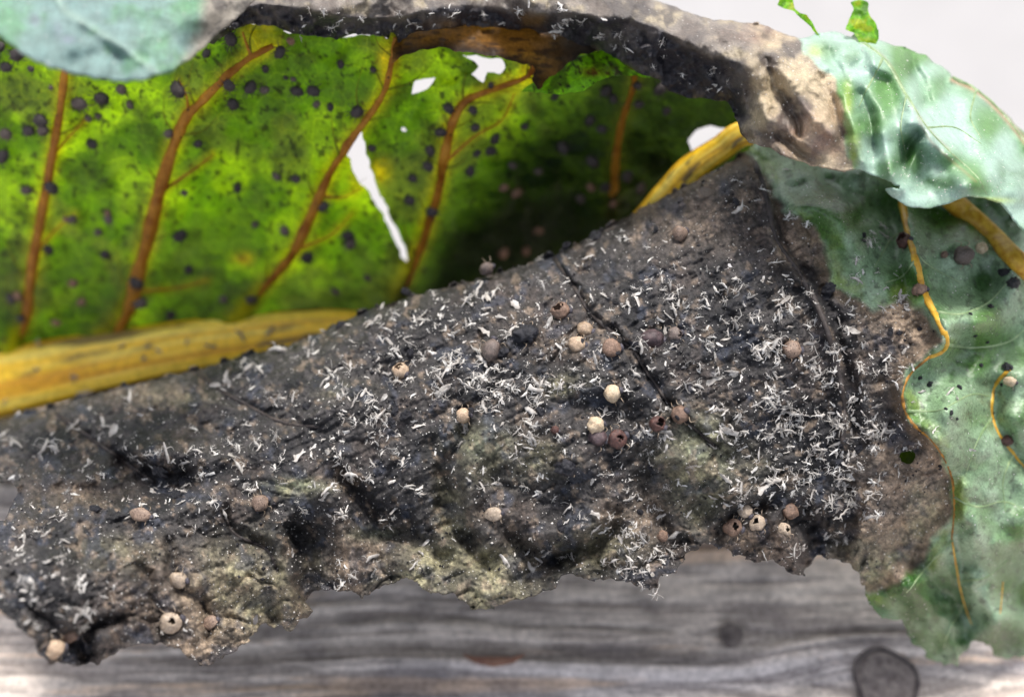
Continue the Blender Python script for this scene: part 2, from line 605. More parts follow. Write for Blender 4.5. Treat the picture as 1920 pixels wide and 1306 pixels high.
front_tps = TPS([(-80, 800, 222), (180, 735, 219), (380, 690, 215), (560, 640, 212), (700, 580, 208), (870, 530, 206), (1040, 480, 206), (1200, 390, 207), (1380, 300, 206),
                 (-60, 930, 204), (200, 850, 206), (400, 800, 204), (600, 740, 200), (800, 690, 197), (1000, 640, 195), (1200, 560, 195), (1400, 460, 197), (1500, 650, 193), (1300, 800, 190), (1100, 850, 189),
                 (900, 880, 190), (700, 900, 194), (500, 930, 194), (300, 970, 190), (100, 1000, 183), (-60, 1150, 166), (60, 1100, 171), (110, 1230, 173), (300, 1130, 181), (400, 1240, 187), (550, 1150, 193),
                 (700, 1090, 194), (900, 1130, 187), (1060, 1070, 193), (1210, 1090, 187), (1300, 1020, 195), (1450, 1040, 195), (1600, 1040, 201), (1600, 850, 195), (1560, 480, 199), (1700, 650, 194),
                 (1760, 900, 196), (1650, 1120, 208), (1790, 1245, 223), (1920, 1228, 225), (1850, 1050, 208), (1900, 820, 203), (1850, 620, 199), (1700, 450, 203), (1600, 380, 206), (1500, 310, 209),
                 (1830, 440, 209), (1980, 520, 210), (1980, 300, 222), (1440, 262, 214)], 0.0005)
# ridges (toward the viewer, amp < 0) and creases (amp > 0): polyline, width px, amp mm
FOLDS = [
    ([(1040, 485), (1080, 545), (1112, 592), (1182, 652), (1215, 700), (1252, 752), (1300, 800), (1340, 835)], 9, 0.9),
    ([(1052, 480), (1095, 545), (1125, 588), (1195, 648), (1265, 745), (1350, 828)], 14, -0.7),
    ([(1415, 305), (1440, 380), (1455, 450), (1500, 515), (1540, 590), (1568, 680), (1582, 760), (1580, 830)], 11, -1.1),
    ([(1428, 305), (1470, 450), (1516, 515), (1556, 590), (1588, 690), (1600, 800)], 12, 0.9),
    ([(372, 698), (410, 730), (450, 752), (530, 792), (600, 800)], 12, 0.9),
    ([(105, 775), (160, 815), (228, 862), (290, 905)], 12, 1.0),
    ([(880, 800), (850, 850), (832, 900), (836, 960), (870, 1010), (925, 1060)], 16, 1.9),
    ([(905, 810), (885, 860), (875, 920), (890, 970), (930, 1010)], 26, -2.0),
    ([(640, 890), (690, 960), (720, 1000), (790, 1020), (830, 1040)], 18, 2.2),
    ([(610, 920), (640, 990), (660, 1050), (650, 1100)], 24, -2.0),
    ([(560, 1000), (580, 1060), (570, 1120)], 22, 2.6),
    ([(510, 1010), (530, 1080), (545, 1160)], 24, -2.4),
    ([(420, 960), (440, 1000), (500, 1030), (520, 1070)], 11, 1.3),
    ([(320, 1010), (330, 1090), (380, 1130), (390, 1190)], 10, 1.2),
    ([(270, 1070), (290, 1130), (300, 1180)], 14, 1.5),
    ([(960, 1000), (1000, 1040), (1060, 1045), (1120, 1020), (1160, 990)], 14, 1.8),
    ([(950, 960), (1010, 1005), (1080, 1000), (1130, 970)], 26, -2.0),
    ([(1150, 960), (1120, 1040), (1130, 1085)], 14, 1.4),
    ([(1220, 850), (1200, 920), (1240, 980)], 16, 1.2),
    ([(1250, 860), (1330, 880), (1370, 930), (1350, 990)], 26, -1.8),
    ([(1340, 1000), (1385, 960), (1440, 950)], 14, 2.2),
    ([(1440, 960), (1470, 1010), (1490, 1060)], 12, -1.6),
    ([(1500, 960), (1530, 1010), (1515, 1050)], 18, 2.4),
    ([(1590, 900), (1600, 960), (1580, 1030)], 14, 1.4),
    ([(1620, 930), (1625, 1000), (1600, 1040)], 18, -1.2),
    ([(230, 870), (270, 900), (320, 915), (350, 900)], 22, 2.6),
    ([(270, 845), (340, 845), (400, 860)], 26, -2.4),
    ([(0, 985), (120, 960), (260, 955), (380, 950)], 24, -1.4),
    ([(0, 945), (120, 925), (240, 925)], 22, 1.4),
    ([(130, 1200), (165, 1225), (170, 1180), (220, 1160)], 12, 2.4),
    ([(720, 700), (760, 680), (860, 640), (900, 625)], 18, 0.9),
    ([(1180, 780), (1150, 760), (1080, 760)], 16, 0.8),
    # green right-hand end
    ([(1705, 400), (1712, 460), (1728, 530), (1755, 590), (1772, 640)], 20, -2.2),
    ([(1772, 640), (1720, 680), (1690, 730), (1705, 790), (1752, 828)], 20, -2.0),
    ([(1790, 600), (1840, 600), (1880, 560), (1910, 500)], 30, -2.4),
    ([(1800, 660), (1860, 660), (1930, 640)], 30, 1.8),
    ([(1860, 690), (1862, 770), (1885, 830), (1930, 890)], 20, 1.6),
    ([(1780, 760), (1790, 840), (1840, 920)], 40, -1.6),
    ([(1790, 900), (1785, 980), (1800, 1060), (1812, 1140)], 24, 1.8),
    ([(1830, 980), (1850, 1080), (1880, 1160)], 34, -2.2),
    ([(1690, 1080), (1740, 1130), (1790, 1230)], 30, -2.2),
    ([(1720, 1060), (1770, 1110), (1810, 1180)], 20, 2.0),
    ([(1500, 340), (1560, 400), (1600, 470)], 40, -1.8),
    ([(1560, 340), (1640, 420), (1650, 500)], 30, 1.6),
    ([(1660, 380), (1680, 450), (1690, 520)], 22, 1.4),
]
def add_folds(D, X, Y, folds, gain):
    for poly, wd, amp in folds:
        ln = smooth_line(poly, 14)
        lo = ln.min(0) - 3 * wd; hi = ln.max(0) + 3 * wd
        m = (X > lo[0]) & (X < hi[0]) & (Y > lo[1]) & (Y < hi[1])
        if m.any():
            dd, _, _ = seg_dist(X[m], Y[m], ln)
            D[m] += gain * amp * np.exp(-(dd / wd) ** 2)
    return D

def crumple(X, Y):
    """sharp random creases: where the nearest two of many random planes swap"""
    v = 0
    for s, a, sd in ((120, 1.0, 61), (58, 0.55, 62), (27, 0.28, 63)):
        wx = X + 18 * fbm(X, Y, 70, 2, sd); wy = Y + 18 * fbm(X, Y, 70, 2, sd + 9)
        v = v + a * np.abs(fbm(wx, wy, s, 1, sd + 3)) * 1.6
    return v
rot_sd_cache = {}
def rot_mask(X, Y, soft=7):
    d, _, _ = seg_dist(X, Y, ROT, True)
    ins = inside(X, Y, ROT)
    sd = np.where(ins, d, -d) + 7 * fbm(X, Y, 30, 4, 71)
    return sstep(-soft, soft, sd), sd

def ux_(X, Y): return X * 0.86 - Y * 0.5
def uy_(X, Y): return X * 0.5 + Y * 0.86

def front_depth(X, Y):
    X = np.asarray(X, float); Y = np.asarray(Y, float)
    D = front_tps(X, Y)
    d, _, _ = seg_dist(X, Y, CREST)
    D = D + 7.0 * np.exp(-d / 15.0)
    wob = 8 * fbm(X, Y, 40, 2, 81)
    D = add_folds(D, X + wob, Y - wob, FOLDS, 1.75)
    rm, _ = rot_mask(X, Y, 30)
    eb, _, _ = seg_dist(X, Y, BOTTOM)
    edge = np.exp(-eb / 90.0)
    D = D + rm * (1.9 * (crumple(X, Y) - 0.5) * (0.6 + 0.5 * edge))
    D = D + rm * 0.24 * ridged(X, Y, 16, 3, 91)
    # lengthwise wrinkles on the upper part
    ux = X * 0.86 - Y * 0.5; uy = X * 0.5 + Y * 0.86
    D = D + rm * 0.6 * fbm(ux * 0.25, uy, 18, 3, 95)
    D = D + rm * 0.30 * ridged(ux * 0.22, uy, 13, 3, 96) + rm * 0.16 * fbm(X, Y, 7, 2, 99)
    for sc_, am_, sd_ in ((95, 1.5, 251), (48, 0.7, 252)):
        nn_ = noise3(np.stack([(ux * 0.55 + 14 * fbm(X, Y, 60, 2, sd_)) / sc_, (uy + 14 * fbm(X, Y, 60, 2, sd_ + 4)) / sc_, np.full_like(X, sd_ * 1.0)], -1))
        D = D + rm * am_ * (0.5 + 0.8 * edge) * np.clip(1 - np.abs(nn_) * 2.2, 0, 1) ** 7
    D = D + edge * rm * 1.5 * fbm(X, Y, 55, 2, 93) + np.exp(-eb / 170.0) * rm * 3.6 * fbm(X, Y, 130, 2, 94)
    D = D + (1 - rm) * (5.6 * fbm(X, Y, 125, 2, 97) + 0.12 * ridged(X, Y, 22, 2, 98))
    return D

def blobs(X, Y, lst, warp=0.35, seed=5):
    v = np.zeros_like(X)
    n = fbm(X, Y, 45, 4, seed)
    for x, y, sx, sy, a in lst:
        v = np.maximum(v, a * np.exp(-(((X - x) / sx) ** 2 + ((Y - y) / sy) ** 2) + 1.2 * n))
    return np.clip(v, 0, 1)

C_DARK, C_MID, C_BRN = lin(32, 31, 34), lin(60, 57, 57), lin(76, 67, 63)
C_OLV, C_TAN, C_GRN = lin(158, 152, 120), lin(166, 145, 124), lin(146, 154, 126)
C_LEAFG, C_BLOOM, C_YEL = lin(74, 110, 50), lin(140, 164, 136), lin(118, 136, 50)

def mixk(c, col, m):
    return c * (1 - m[..., None]) + col * m[..., None]

def front_color(X, Y):
    rm, sd = rot_mask(X, Y)
    n = fbm(X, Y, 70, 5, 101); n2 = fbm(X, Y, 28, 4, 102); n3 = fbm(X, Y, 160, 3, 103)
    c = np.broadcast_to(C_MID, X.shape + (3,)).copy()
    c = mixk(c, C_DARK, sstep(-0.15, 0.35, n + 0.3 * n2 - 0.05))
    c = mixk(c, C_BRN, 0.7 * sstep(0.0, 0.5, n3 + 0.4 * n2 - 0.1))
    tanm = blobs(X, Y, [(1290, 390, 110, 60, .5), (1500, 460, 50, 40, .75), (1700, 900, 70, 60, .6), (1700, 970, 70, 60, .6), (1690, 610, 60, 36, 1.0), (1640, 960, 50, 60, .5), (1250, 400, 90, 40, .5), (1400, 360, 30, 50, .5), (420, 1130, 130, 70, .65), (400, 1210, 70, 30, .8),
                        (120, 920, 80, 30, .4), (650, 1050, 30, 60, .6), (1200, 960, 60, 40, .35), (700, 1040, 50, 30, .5), (1050, 640, 70, 30, .35), (300, 740, 70, 20, .35), (1420, 1015, 50, 30, .7), (930, 960, 30, 20, .5)], seed=111)
    olv = blobs(X, Y, [(1310, 880, 60, 80, .8), (900, 850, 60, 40, .55), (870, 1070, 120, 45, .85), (910, 1110, 60, 30, .9), (480, 1110, 90, 80, .75), (1130, 1030, 70, 40, .6), (560, 915, 40, 14, .8), (1060, 720, 40, 20, .6), (330, 745, 60, 16, .4),
                       (1650, 1060, 60, 50, .9), (1740, 970, 40, 50, .7), (850, 960, 30, 60, .5), (640, 730, 40, 16, .4), (1420, 860, 40, 40, .3), (230, 1040, 80, 30, .3), (1000, 860, 60, 40, .3)], seed=112)
    c = mixk(c, C_TAN, tanm * 0.8)
    c = mixk(c, C_OLV, olv * 0.75)
    c = mixk(c, C_GRN, blobs(X, Y, [(1320, 850, 40, 50, .6), (560, 910, 50, 12, .7), (900, 830, 40, 30, .5), (1670, 1080, 40, 40, .5), (700, 1000, 40, 12, .5)], seed=113) * 0.7)
    blk = blobs(X, Y, [(1460, 800, 100, 90, .8), (1560, 780, 30, 130, .8), (1540, 530, 26, 26, .95), (290, 885, 90, 30, 1), (250, 860, 60, 30, .7), (980, 690, 120, 40, .55), (820, 600, 110, 26, .6), (1300, 650, 120, 40, .55), (1510, 940, 60, 60, .9),
                       (560, 1060, 30, 50, .8), (130, 1180, 60, 40, .7), (700, 960, 70, 24, .8), (1200, 690, 20, 60, .5), (1440, 1000, 30, 20, .6), (470, 780, 60, 20, .5), (1740, 1000, 30, 30, .4), (860, 720, 90, 40, .5)], seed=114)
    c = mixk(c, lin(24, 23, 27), blk * 0.9)
    c = mixk(c, lin(52, 58, 72), 0.55 * sstep(0.25, 0.55, fbm(X, Y, 50, 3, 121)))
    c = mixk(c, C_TAN, 0.3 * sstep(0.30, 0.6, fbm(X, Y, 20, 4, 125)))
    c = c * np.clip(1 + 0.75 * fbm(X, Y, 9, 3, 126, 0.7) + 0.3 * fbm(ux_(X, Y) * 0.2, uy_(X, Y), 7, 3, 127), 0.3, 2.2)[..., None]
    # thin dark vein lines
    for poly, wd in ((FOLDS[0][0], 5), (FOLDS[3][0], 6), (FOLDS[4][0], 6), (FOLDS[5][0], 6), ([(1062, 720), (1068, 750), (1075, 800)], 3), (FOLDS[12][0], 4), (FOLDS[13][0], 4)):
        dd, _, _ = seg_dist(X + 4 * n2, Y, smooth_line(poly, 16))
        c = mixk(c, lin(34, 32, 34), 0.85 * np.exp(-(dd / wd) ** 2))
    # rot border
    c = mixk(c, lin(124, 104, 80), 0.45 * np.exp(-((sd - 10) / 12) ** 2))
    c = mixk(c, C_TAN, 0.6 * sstep(1600, 1690, X + 30 * n2) * sstep(-0.15, 0.4, fbm(X, Y, 48, 4, 128)))
    # green end with waxy bloom
    g = np.broadcast_to(C_LEAFG, X.shape + (3,)).copy()
    bl = sstep(-0.35, 0.45, fbm(X, Y, 120, 3, 131) + 0.10)
    g = mixk(g, C_BLOOM, 0.72 * bl)
    g = mixk(g, lin(160, 182, 158), 0.5 * sstep(0.10, 0.55, fbm(X, Y, 90, 3, 135)))
    g = mixk(g, lin(56, 62, 50), 0.5 * sstep(0.38, 0.55, fbm(X, Y, 22, 4, 136)))
    g = mixk(g, lin(44, 80, 30), 0.85 * blobs(X, Y, [(1700, 1110, 90, 70, .9), (1780, 1180, 80, 60, .8), (1760, 560, 20, 40, .6), (1800, 700, 60, 20, .6), (1900, 640, 60, 20, .6), (1740, 1130, 90, 60, .8), (1870, 1200, 50, 40, .9), (1560, 360, 80, 50, .7), (1880, 410, 60, 50, 1), (1840, 530, 50, 30, .6), (1830, 860, 40, 40, .5), (1780, 1210, 40, 40, .7)], seed=132))
    g = mixk(g, C_YEL, 0.6 * np.exp(-((sd + 14) / 14) ** 2) * sstep(-0.3, 0.3, n))
    g = mixk(g, lin(60, 62, 58), 0.5 * sstep(0.42, 0.6, fbm(X, Y, 14, 3, 133)))
    c = g * (1 - rm[..., None]) + c * rm[..., None]
    return np.concatenate([np.clip(c, 0.004, 1), rm[..., None]], -1)

def circ(x, y, r, ry=None, n=14, seed=0):
    a = np.linspace(0, 2 * np.pi, n, endpoint=False)
    wob = 1 + 0.18 * np.sin(2 * a + seed) + 0.1 * np.sin(3 * a + seed * 2)
    return np.stack([x + r * wob * np.cos(a), y + (ry or r) * wob * np.sin(a)], -1)

FRONT_HOLES = [circ(1325, 358, 14, 12, seed=1), circ(1702, 856, 13, 16, seed=2), circ(1369, 497, 4.5), circ(481, 1161, 6, 10, seed=3), rag([(-80, 905), (20, 902), (38, 915), (22, 940), (10, 975), (-80, 980)], 4, 6, 5),
               circ(1359, 951, 5)]
m_front = leaf_material('rotted_leaf_skin', 0.52, 0.5, 0.0, 0.34, 2600, 0.16, var=0.65, bump2=0.5, gloss=0.24)
front = part(build_sheet('front_blade', FRONT_OUT, 2.6, front_depth, front_color, m_front, leaf, FRONT_HOLES, 0.3))
front['label'] = 'blackened rotten front half of the leaf with a green right end'

def back_strip(name, top_pts, bot_pts, mat, rows=10, bulge=3.0, color=None):
    """curved strip between two 3-D lines"""
    a = np.asarray(top_pts); b = np.asarray(bot_pts)
    n = len(a)
    V = []
    for i in range(rows):
        t = i / (rows - 1)
        p = a * (1 - t) + b * t
        p = p + np.array([0, 0.7, 0.7]) * bulge * math.sin(math.pi * t)
        V.append(p)
    V = np.concatenate(V)
    F = [[i * n + j, (i + 1) * n + j, (i + 1) * n + j + 1, i * n + j + 1] for i in range(rows - 1) for j in range(n - 1)]
    cc = np.broadcast_to(color, (len(V), 3)) * (1 + 0.4 * fbm(V[:, 0], V[:, 2], 6, 3, 7))[:, None]
    return part(mesh_obj(name, V, F, mat, leaf, True, cc))
cr = smooth_line(CREST, 160)
cd = front_depth(cr[:, 0], cr[:, 1] + 2)
ct = at(cr[:, 0], cr[:, 1] + 2, cd)
cb = at(cr[:, 0], cr[:, 1] + 55, np.minimum(cd + 24, plank_depth(cr[:, 1] + 55) - 2))
back_strip('folded_margin', ct, cb, m_front, 10, 0.5, C_DARK)

# ---- the back half of the blade, standing up, light shining through
VEINS = [
    ([(18, 655), (48, 590), (60, 500), (78, 400), (96, 300), (112, 210), (122, 130), (126, 90)], 15, 10),
    ([(190, 632), (240, 575), (262, 500), (284, 420), (304, 340), (330, 262), (352, 215), (388, 180), (430, 138), (472, 106), (512, 86)], 20, 9),
    ([(438, 602), (490, 540), (545, 480), (580, 410), (612, 335), (652, 270), (692, 215), (722, 165), (735, 110), (740, 70)], 14, 8),
    ([(742, 552), (775, 490), (800, 425), (822, 350), (836, 280), (850, 225), (876, 188), (930, 165), (985, 145), (1005, 118)], 15, 8),
    ([(1146, 400), (1152, 340), (1156, 290), (1166, 230), (1186, 168), (1190, 140)], 11, 8),
]
SIDE_VEINS = [
    ([(352, 215), (350, 180), (335, 150)], 6, 4), ([(100, 290), (130, 255), (160, 225)], 5, 3), ([(300, 360), (360, 320), (400, 290)], 6, 3), ([(838, 300), (890, 255), (940, 225), (965, 175)], 6, 3),
    ([(262, 545), (330, 540), (390, 525)], 5, 3), ([(70, 470), (105, 430), (140, 400)], 4, 2), ([(472, 106), (462, 80), (455, 60)], 8, 5), ([(600, 365), (640, 370), (680, 350)], 5, 3),
    ([(560, 465), (620, 440), (660, 400)], 5, 3), ([(1000, 150), (1030, 120), (1050, 90)], 8, 6), ([(1003, 140), (985, 100), (970, 70)], 7, 5),
]
_r = np.random.default_rng(21)
for _p, _a, _b in VEINS[:4]:
    _l = smooth_line(_p, 40)
    for _k in range(5, 36, 5):
        _q = _l[_k]; _t = _l[min(39, _k + 3)] - _l[_k - 3]; _t = _t / np.hypot(*_t)
        for _s in (-1, 1):
            if _r.random() < 0.3: continue
            _n = np.array([-_t[1], _t[0]]) * _s
            _L = _r.uniform(35, 95)
            SIDE_VEINS.append(([tuple(_q), tuple(_q + (0.45 * _n + 0.35 * _t) * _L + _r.normal(0, 4, 2)), tuple(_q + (0.75 * _n + 0.95 * _t) * _L + _r.normal(0, 6, 2))], _r.uniform(2.6, 4.5), 0.8))
BACK_OUT = rag([(-140, 735), (0, 705), (350, 650), (600, 620), (720, 590), (900, 560), (1060, 500), (1240, 420), (1400, 330), (1420, 250), (1360, 180), (1250, 150), (1200, 120), (1100, 70), (1000, 60), (960, 100), (945, 108), (900, 98), (840, 70), (735, 60),
                (728, 72), (700, 64), (640, 70), (600, 66), (560, 62), (536, 60), (522, 40), (505, 22), (488, 24), (478, 44), (455, 40), (430, 20), (-140, 10)], 5, 7, 9)
BACK_HOLES = [rag([(670, 245), (660, 268), (652, 292), (674, 338), (703, 376), (733, 430), (751, 480), (763, 490), (758, 462), (740, 425), (728, 392), (702, 345), (692, 305), (684, 272), (680, 248)], 5, 5, 31),
              rag([(868, 102), (900, 106), (942, 112), (948, 128), (938, 140), (914, 136), (907, 156), (892, 148), (884, 140), (899, 124)], 3, 5, 32),
              rag([(772, 178), (778, 152), (800, 147), (816, 146), (812, 158), (790, 172)], 4, 5, 33),
              rag([(1290, 262), (1304, 243), (1332, 236), (1362, 240), (1348, 262), (1322, 288), (1298, 288)], 3, 5, 34), circ(757, 243, 5, 4)]
back_tps = TPS([(-140, 730, 250), (0, 690, 248), (350, 640, 246), (690, 600, 245), (900, 550, 247), (1100, 480, 245), (1300, 370, 230), (1400, 270, 216),
                (-140, 400, 226), (0, 400, 227), (200, 400, 226), (400, 370, 222), (600, 360, 220), (800, 350, 222), (950, 350, 228), (1150, 300, 228), (1300, 260, 222),
                (-140, 40, 206), (0, 60, 206), (250, 100, 204), (450, 60, 201), (600, 60, 202), (735, 80, 204), (900, 120, 208), (1000, 120, 209), (1200, 140, 213), (1380, 190, 214)], 0.0005)

def vein_dist(X, Y, lst):
    best = np.full(np.shape(X), 1e9)
    for poly, w0, w1 in lst:
        d, _, _ = seg_dist(X, Y, smooth_line(poly, 26))
        best = np.minimum(best, d)
    return best

def back_depth(X, Y):
    X = np.asarray(X, float); Y = np.asarray(Y, float)
    D = back_tps(X, Y)
    dv = vein_dist(X, Y, VEINS)
    ds = vein_dist(X, Y, SIDE_VEINS[:11])
    D = D + 3.2 * (1 - np.exp(-(dv / 55) ** 2)) + 0.7 * (1 - np.exp(-(ds / 18) ** 2))
    D = D + 2.4 * fbm(X, Y, 120, 3, 141) + 0.3 * ridged(X, Y, 40, 3, 142)
    return D

def back_color(X, Y):
    dv = vein_dist(X, Y, VEINS); ds = vein_dist(X, Y, SIDE_VEINS[:11])
    n = fbm(X, Y, 150, 3, 151, 0.45); n2 = fbm(X, Y, 45, 3, 152); n3 = fbm(X, Y, 10, 3, 153)
    c = np.broadcast_to(lin(92, 140, 20), X.shape + (3,)).copy()
    c = mixk(c, lin(146, 192, 28), 0.75 * sstep(0.0, 0.4, n))
    c = mixk(c, lin(80, 116, 32), 0.9 * sstep(-0.08, 0.42, -n + 0.3 * n2 + 0.05))
    c = mixk(c, lin(96, 110, 52), 0.6 * sstep(0.1, 0.5, fbm(X, Y, 130, 3, 159)))
    c = mixk(c, lin(54, 74, 28), 0.65 * sstep(0.10, 0.6, fbm(X, Y, 60, 4, 154) + 0.2 * n3))
    c = mixk(c, lin(30, 34, 24), 0.8 * sstep(0.42, 0.54, fbm(X, Y, 12, 4, 155) + 0.12 * n))
    c = mixk(c, lin(196, 190, 20), 0.55 * np.exp(-(dv / 16) ** 2) + 0.3 * np.exp(-(ds / 9) ** 2))
    c = mixk(c, lin(214, 200, 24), blobs(X, Y, [(490, 60, 22, 30, .9), (720, 110, 12, 40, .8), (670, 320, 14, 40, .5), (1000, 130, 20, 20, .8), (715, 320, 16, 26, .7), (455, 485, 18, 12, .8), (1130, 105, 20, 10, .5)], seed=156) * 0.75)
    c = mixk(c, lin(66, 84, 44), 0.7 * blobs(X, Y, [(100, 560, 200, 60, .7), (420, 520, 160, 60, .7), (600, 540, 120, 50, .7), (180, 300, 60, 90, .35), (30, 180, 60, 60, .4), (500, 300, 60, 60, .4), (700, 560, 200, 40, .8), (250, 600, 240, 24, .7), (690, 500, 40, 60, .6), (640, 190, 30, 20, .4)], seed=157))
    c = mixk(c, lin(96, 50, 18), 0.8 * blobs(X, Y, [(456, 486, 7, 6, 1), (1080, 135, 26, 10, .6), (740, 100, 10, 40, .7)], seed=158))
    # shade painted into the blade: dark green toward the fold at the right
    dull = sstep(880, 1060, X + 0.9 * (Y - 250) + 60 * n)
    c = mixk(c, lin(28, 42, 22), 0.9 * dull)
    return np.clip(c, 0.004, 1)
m_back = leaf_material('green_leaf_translucent', 0.42, 0.35, 0.60, 0.10, 1500, 0.0, var=0.22, trans_gain=(1.0, 0.95, 0.55), bump2=0.35, net=True)
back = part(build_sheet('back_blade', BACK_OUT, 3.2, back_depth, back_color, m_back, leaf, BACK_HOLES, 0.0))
back['label'] = 'green translucent back half of the leaf standing upright'

SHADE_OUT = rag([(-140, 575), (300, 545), (620, 525), (790, 510), (820, 420), (850, 320), (920, 230), (1000, 195), (1180, 175), (1262, 205), (1278, 300), (1330, 320), (1400, 300), (1410, 360), (1240, 450), (1060, 540), (900, 600), (720, 640), (350, 690), (-140, 760)], 6, 8, 27)  # unseen sheet added behind the back blade to keep light off it
def shade_depth(X, Y):
    return back_tps(X, Y) + 9.5 + 2.0 * fbm(X, Y, 110, 3, 143)
part(build_sheet('shade_layer', SHADE_OUT, 7, shade_depth, back_color, m_back, leaf, [], 0.0))
m_vein = plain_material('orange_vein', lin(158, 90, 20), lin(228, 166, 54), 260, 0.45, 0.4, 0.2, transl=0.45, spots=(420, 0.10, tuple(lin(60, 40, 28))), detail=6)
m_finevein = plain_material('fine_green_vein', lin(96, 116, 24), lin(170, 160, 36), 500, 0.5, 0.3, 0.1, transl=0.5)
m_darkvein = plain_material('browned_vein', lin(70, 44, 26), lin(120, 78, 36), 600, 0.6, 0.3, 0.15)
m_yel = None

def vein(px_pts, r0, r1, dfn, mat, lift=0.25, flat=0.75, name='vein', n=70, under=None, flare=0.0):
    s = smooth_line(px_pts, n)
    d = dfn(s[:, 0], s[:, 1])
    r_px = np.linspace(r0, r1, n) * (1 + 0.30 * flare * np.exp(-np.arange(n) / 5.0)) * (1 + 0.22 * fbm(np.arange(n) * 1.0, np.zeros(n), 9, 3, int(r0 * 3)) ) * (1 + 0.08 * np.sin(np.arange(n) * 0.7) + 0.05 * np.sin(np.arange(n) * 1.9))
    r = r_px * d * K
    P = at(s[:, 0], s[:, 1], d - r * lift + 4.5 * flare * np.exp(-np.arange(n) / 4.0))
    v, f = sweep(P, r, 10, flat, up=(0, -CP, SP))
    return mesh_obj(name, v, f, mat, under if under is not None else back)
for i, (p, a, b) in enumerate(VEINS):
    vein(p, a * 0.84, b * 0.62, back_depth, m_vein, 0.05, 0.5, flare=1.0)
for i, (p, a, b) in enumerate(SIDE_VEINS):
    vein(p, a * 0.6, b * 0.35, back_depth, m_darkvein if i in (9, 10) else (m_vein if i < 9 else m_finevein), -0.2, name='side_vein', n=36)

# ---- midrib
m_rib, t, out = new_mat('yellow_midrib')
at_ = nd(t, 'ShaderNodeAttribute', attribute_name='Col')
p = nd(t, 'ShaderNodeBsdfPrincipled')
tc = nd(t, 'ShaderNodeTexCoord')
n1 = noise_node(t, 700, 5, 0.6, tc.outputs['Object'])
rr = ramp(t, n1.outputs['Fac'], [(0.3, (0.75,) * 3), (0.7, (1.2,) * 3)])
t.links.new(mixc(t, at_.outputs['Color'], rr.outputs['Color'], 1.0, 'MULTIPLY'), p.inputs['Base Color'])
p.inputs['Roughness'].default_value = 0.42
p.inputs['Subsurface Weight'].default_value = 0.15
p.inputs['Subsurface Radius'].default_value = (0.002, 0.0012, 0.0004)
b = nd(t, 'ShaderNodeBump'); b.inputs['Distance'].default_value = 0.15 * MM
t.links.new(n1.outputs['Fac'], b.inputs['Height']); t.links.new(b.outputs[0], p.inputs['Normal'])
t.links.new(p.outputs[0], out.inputs['Surface'])

def rib(path, name, nseg=48, n=220):
    s = smooth_line(path, n)
    r = s[:, 3] * s[:, 2] * K
    P = at(s[:, 0], s[:, 1], s[:, 2])
    v, f = sweep(P, r, nseg, 0.42, up=(0, -CP + 0.12, SP + 0.1), ridges=15)
    a = np.tile(np.arange(nseg), n).astype(float); l = np.repeat(np.arange(n), nseg).astype(float)
    st = fbm(l * 0.06, a, 2.2, 3, 161); st2 = fbm(l * 0.25, a, 5, 4, 162)
    c = np.broadcast_to(lin(236, 190, 34), (len(v), 3)).copy()
    c = mixk(c, lin(240, 212, 96), sstep(0.0, 0.5, st))
    c = mixk(c, lin(206, 150, 26), sstep(0.05, 0.5, -st))
    c = mixk(c, lin(92, 76, 52), 0.85 * sstep(0.30, 0.46, st2 + 0.2 * st))
    return part(mesh_obj(name, v, f, m_rib, leaf, True, c))
RIB = [(-160, 745, 249, 74), (0, 716, 248, 66), (200, 676, 246, 56), (400, 642, 244, 47), (600, 618, 243, 38), (760, 612, 243, 32), (1000, 548, 241, 28), (1180, 440, 231, 27), (1250, 368, 224, 27), (1295, 318, 220, 27),
     (1350, 280, 216, 25), (1400, 250, 213, 24), (1500, 255, 212, 22), (1600, 290, 212, 22)]
rib(RIB, 'midrib')

UND = rag([(1600, 760), (1700, 740), (1800, 780), (1860, 900), (1800, 1010), (1680, 990), (1600, 900)], 5, 8, 29)
part(build_sheet('under_layer', UND, 6, lambda X, Y: front_tps(X, Y) + 11 + 1.5 * fbm(X, Y, 60, 3, 145), back_color, m_back, leaf, [], 0.0))
m_yvein = plain_material('yellow_vein', lin(176, 122, 24), lin(222, 180, 66), 700, 0.4, 0.4, 0.1)
rb = smooth_line([(1700, 300), (1790, 380), (1845, 428), (1930, 510), (1990, 570)], 60)
rd = front_depth(rb[:, 0], rb[:, 1])
rr_ = np.linspace(20, 19, 60) * rd * K
v, f = sweep(at(rb[:, 0], rb[:, 1], rd - rr_ * 0.5), rr_, 16, 0.85, up=(0, -CP, SP))
part(mesh_obj('midrib_end', v, f, m_yvein, leaf))
m_bvein = plain_material('brown_border_vein', lin(96, 66, 34), lin(176, 126, 48), 700, 0.5, 0.3, 0.1)
for pts, a, b, mt in (([(1692, 380), (1702, 430), (1712, 470), (1722, 510), (1738, 560), (1760, 600), (1774, 636), (1768, 656), (1742, 668)], 8.5, 5.5, m_yvein),
                      ([(1742, 668), (1708, 698), (1692, 735), (1698, 770), (1712, 795), (1750, 828), (1782, 885), (1790, 950), (1784, 1010)], 3.6, 2.2, m_bvein),
                      ([(1784, 1010), (1796, 1080), (1808, 1130), (1822, 1170)], 2.6, 1.6, m_yvein),
                      ([(1895, 692), (1868, 720), (1858, 765), (1870, 810), (1900, 850), (1935, 890)], 4.5, 3.4, m_yvein), ([(1880, 1090), (1875, 1150)], 2, 1.4, m_yvein)):
    vein(pts, a, b, front_depth, mt, -0.45, name='vein', n=60, under=front)
m_palevein = plain_material('pale_green_vein', lin(96, 124, 80), lin(148, 166, 126), 700, 0.45, 0.4, 0.05)
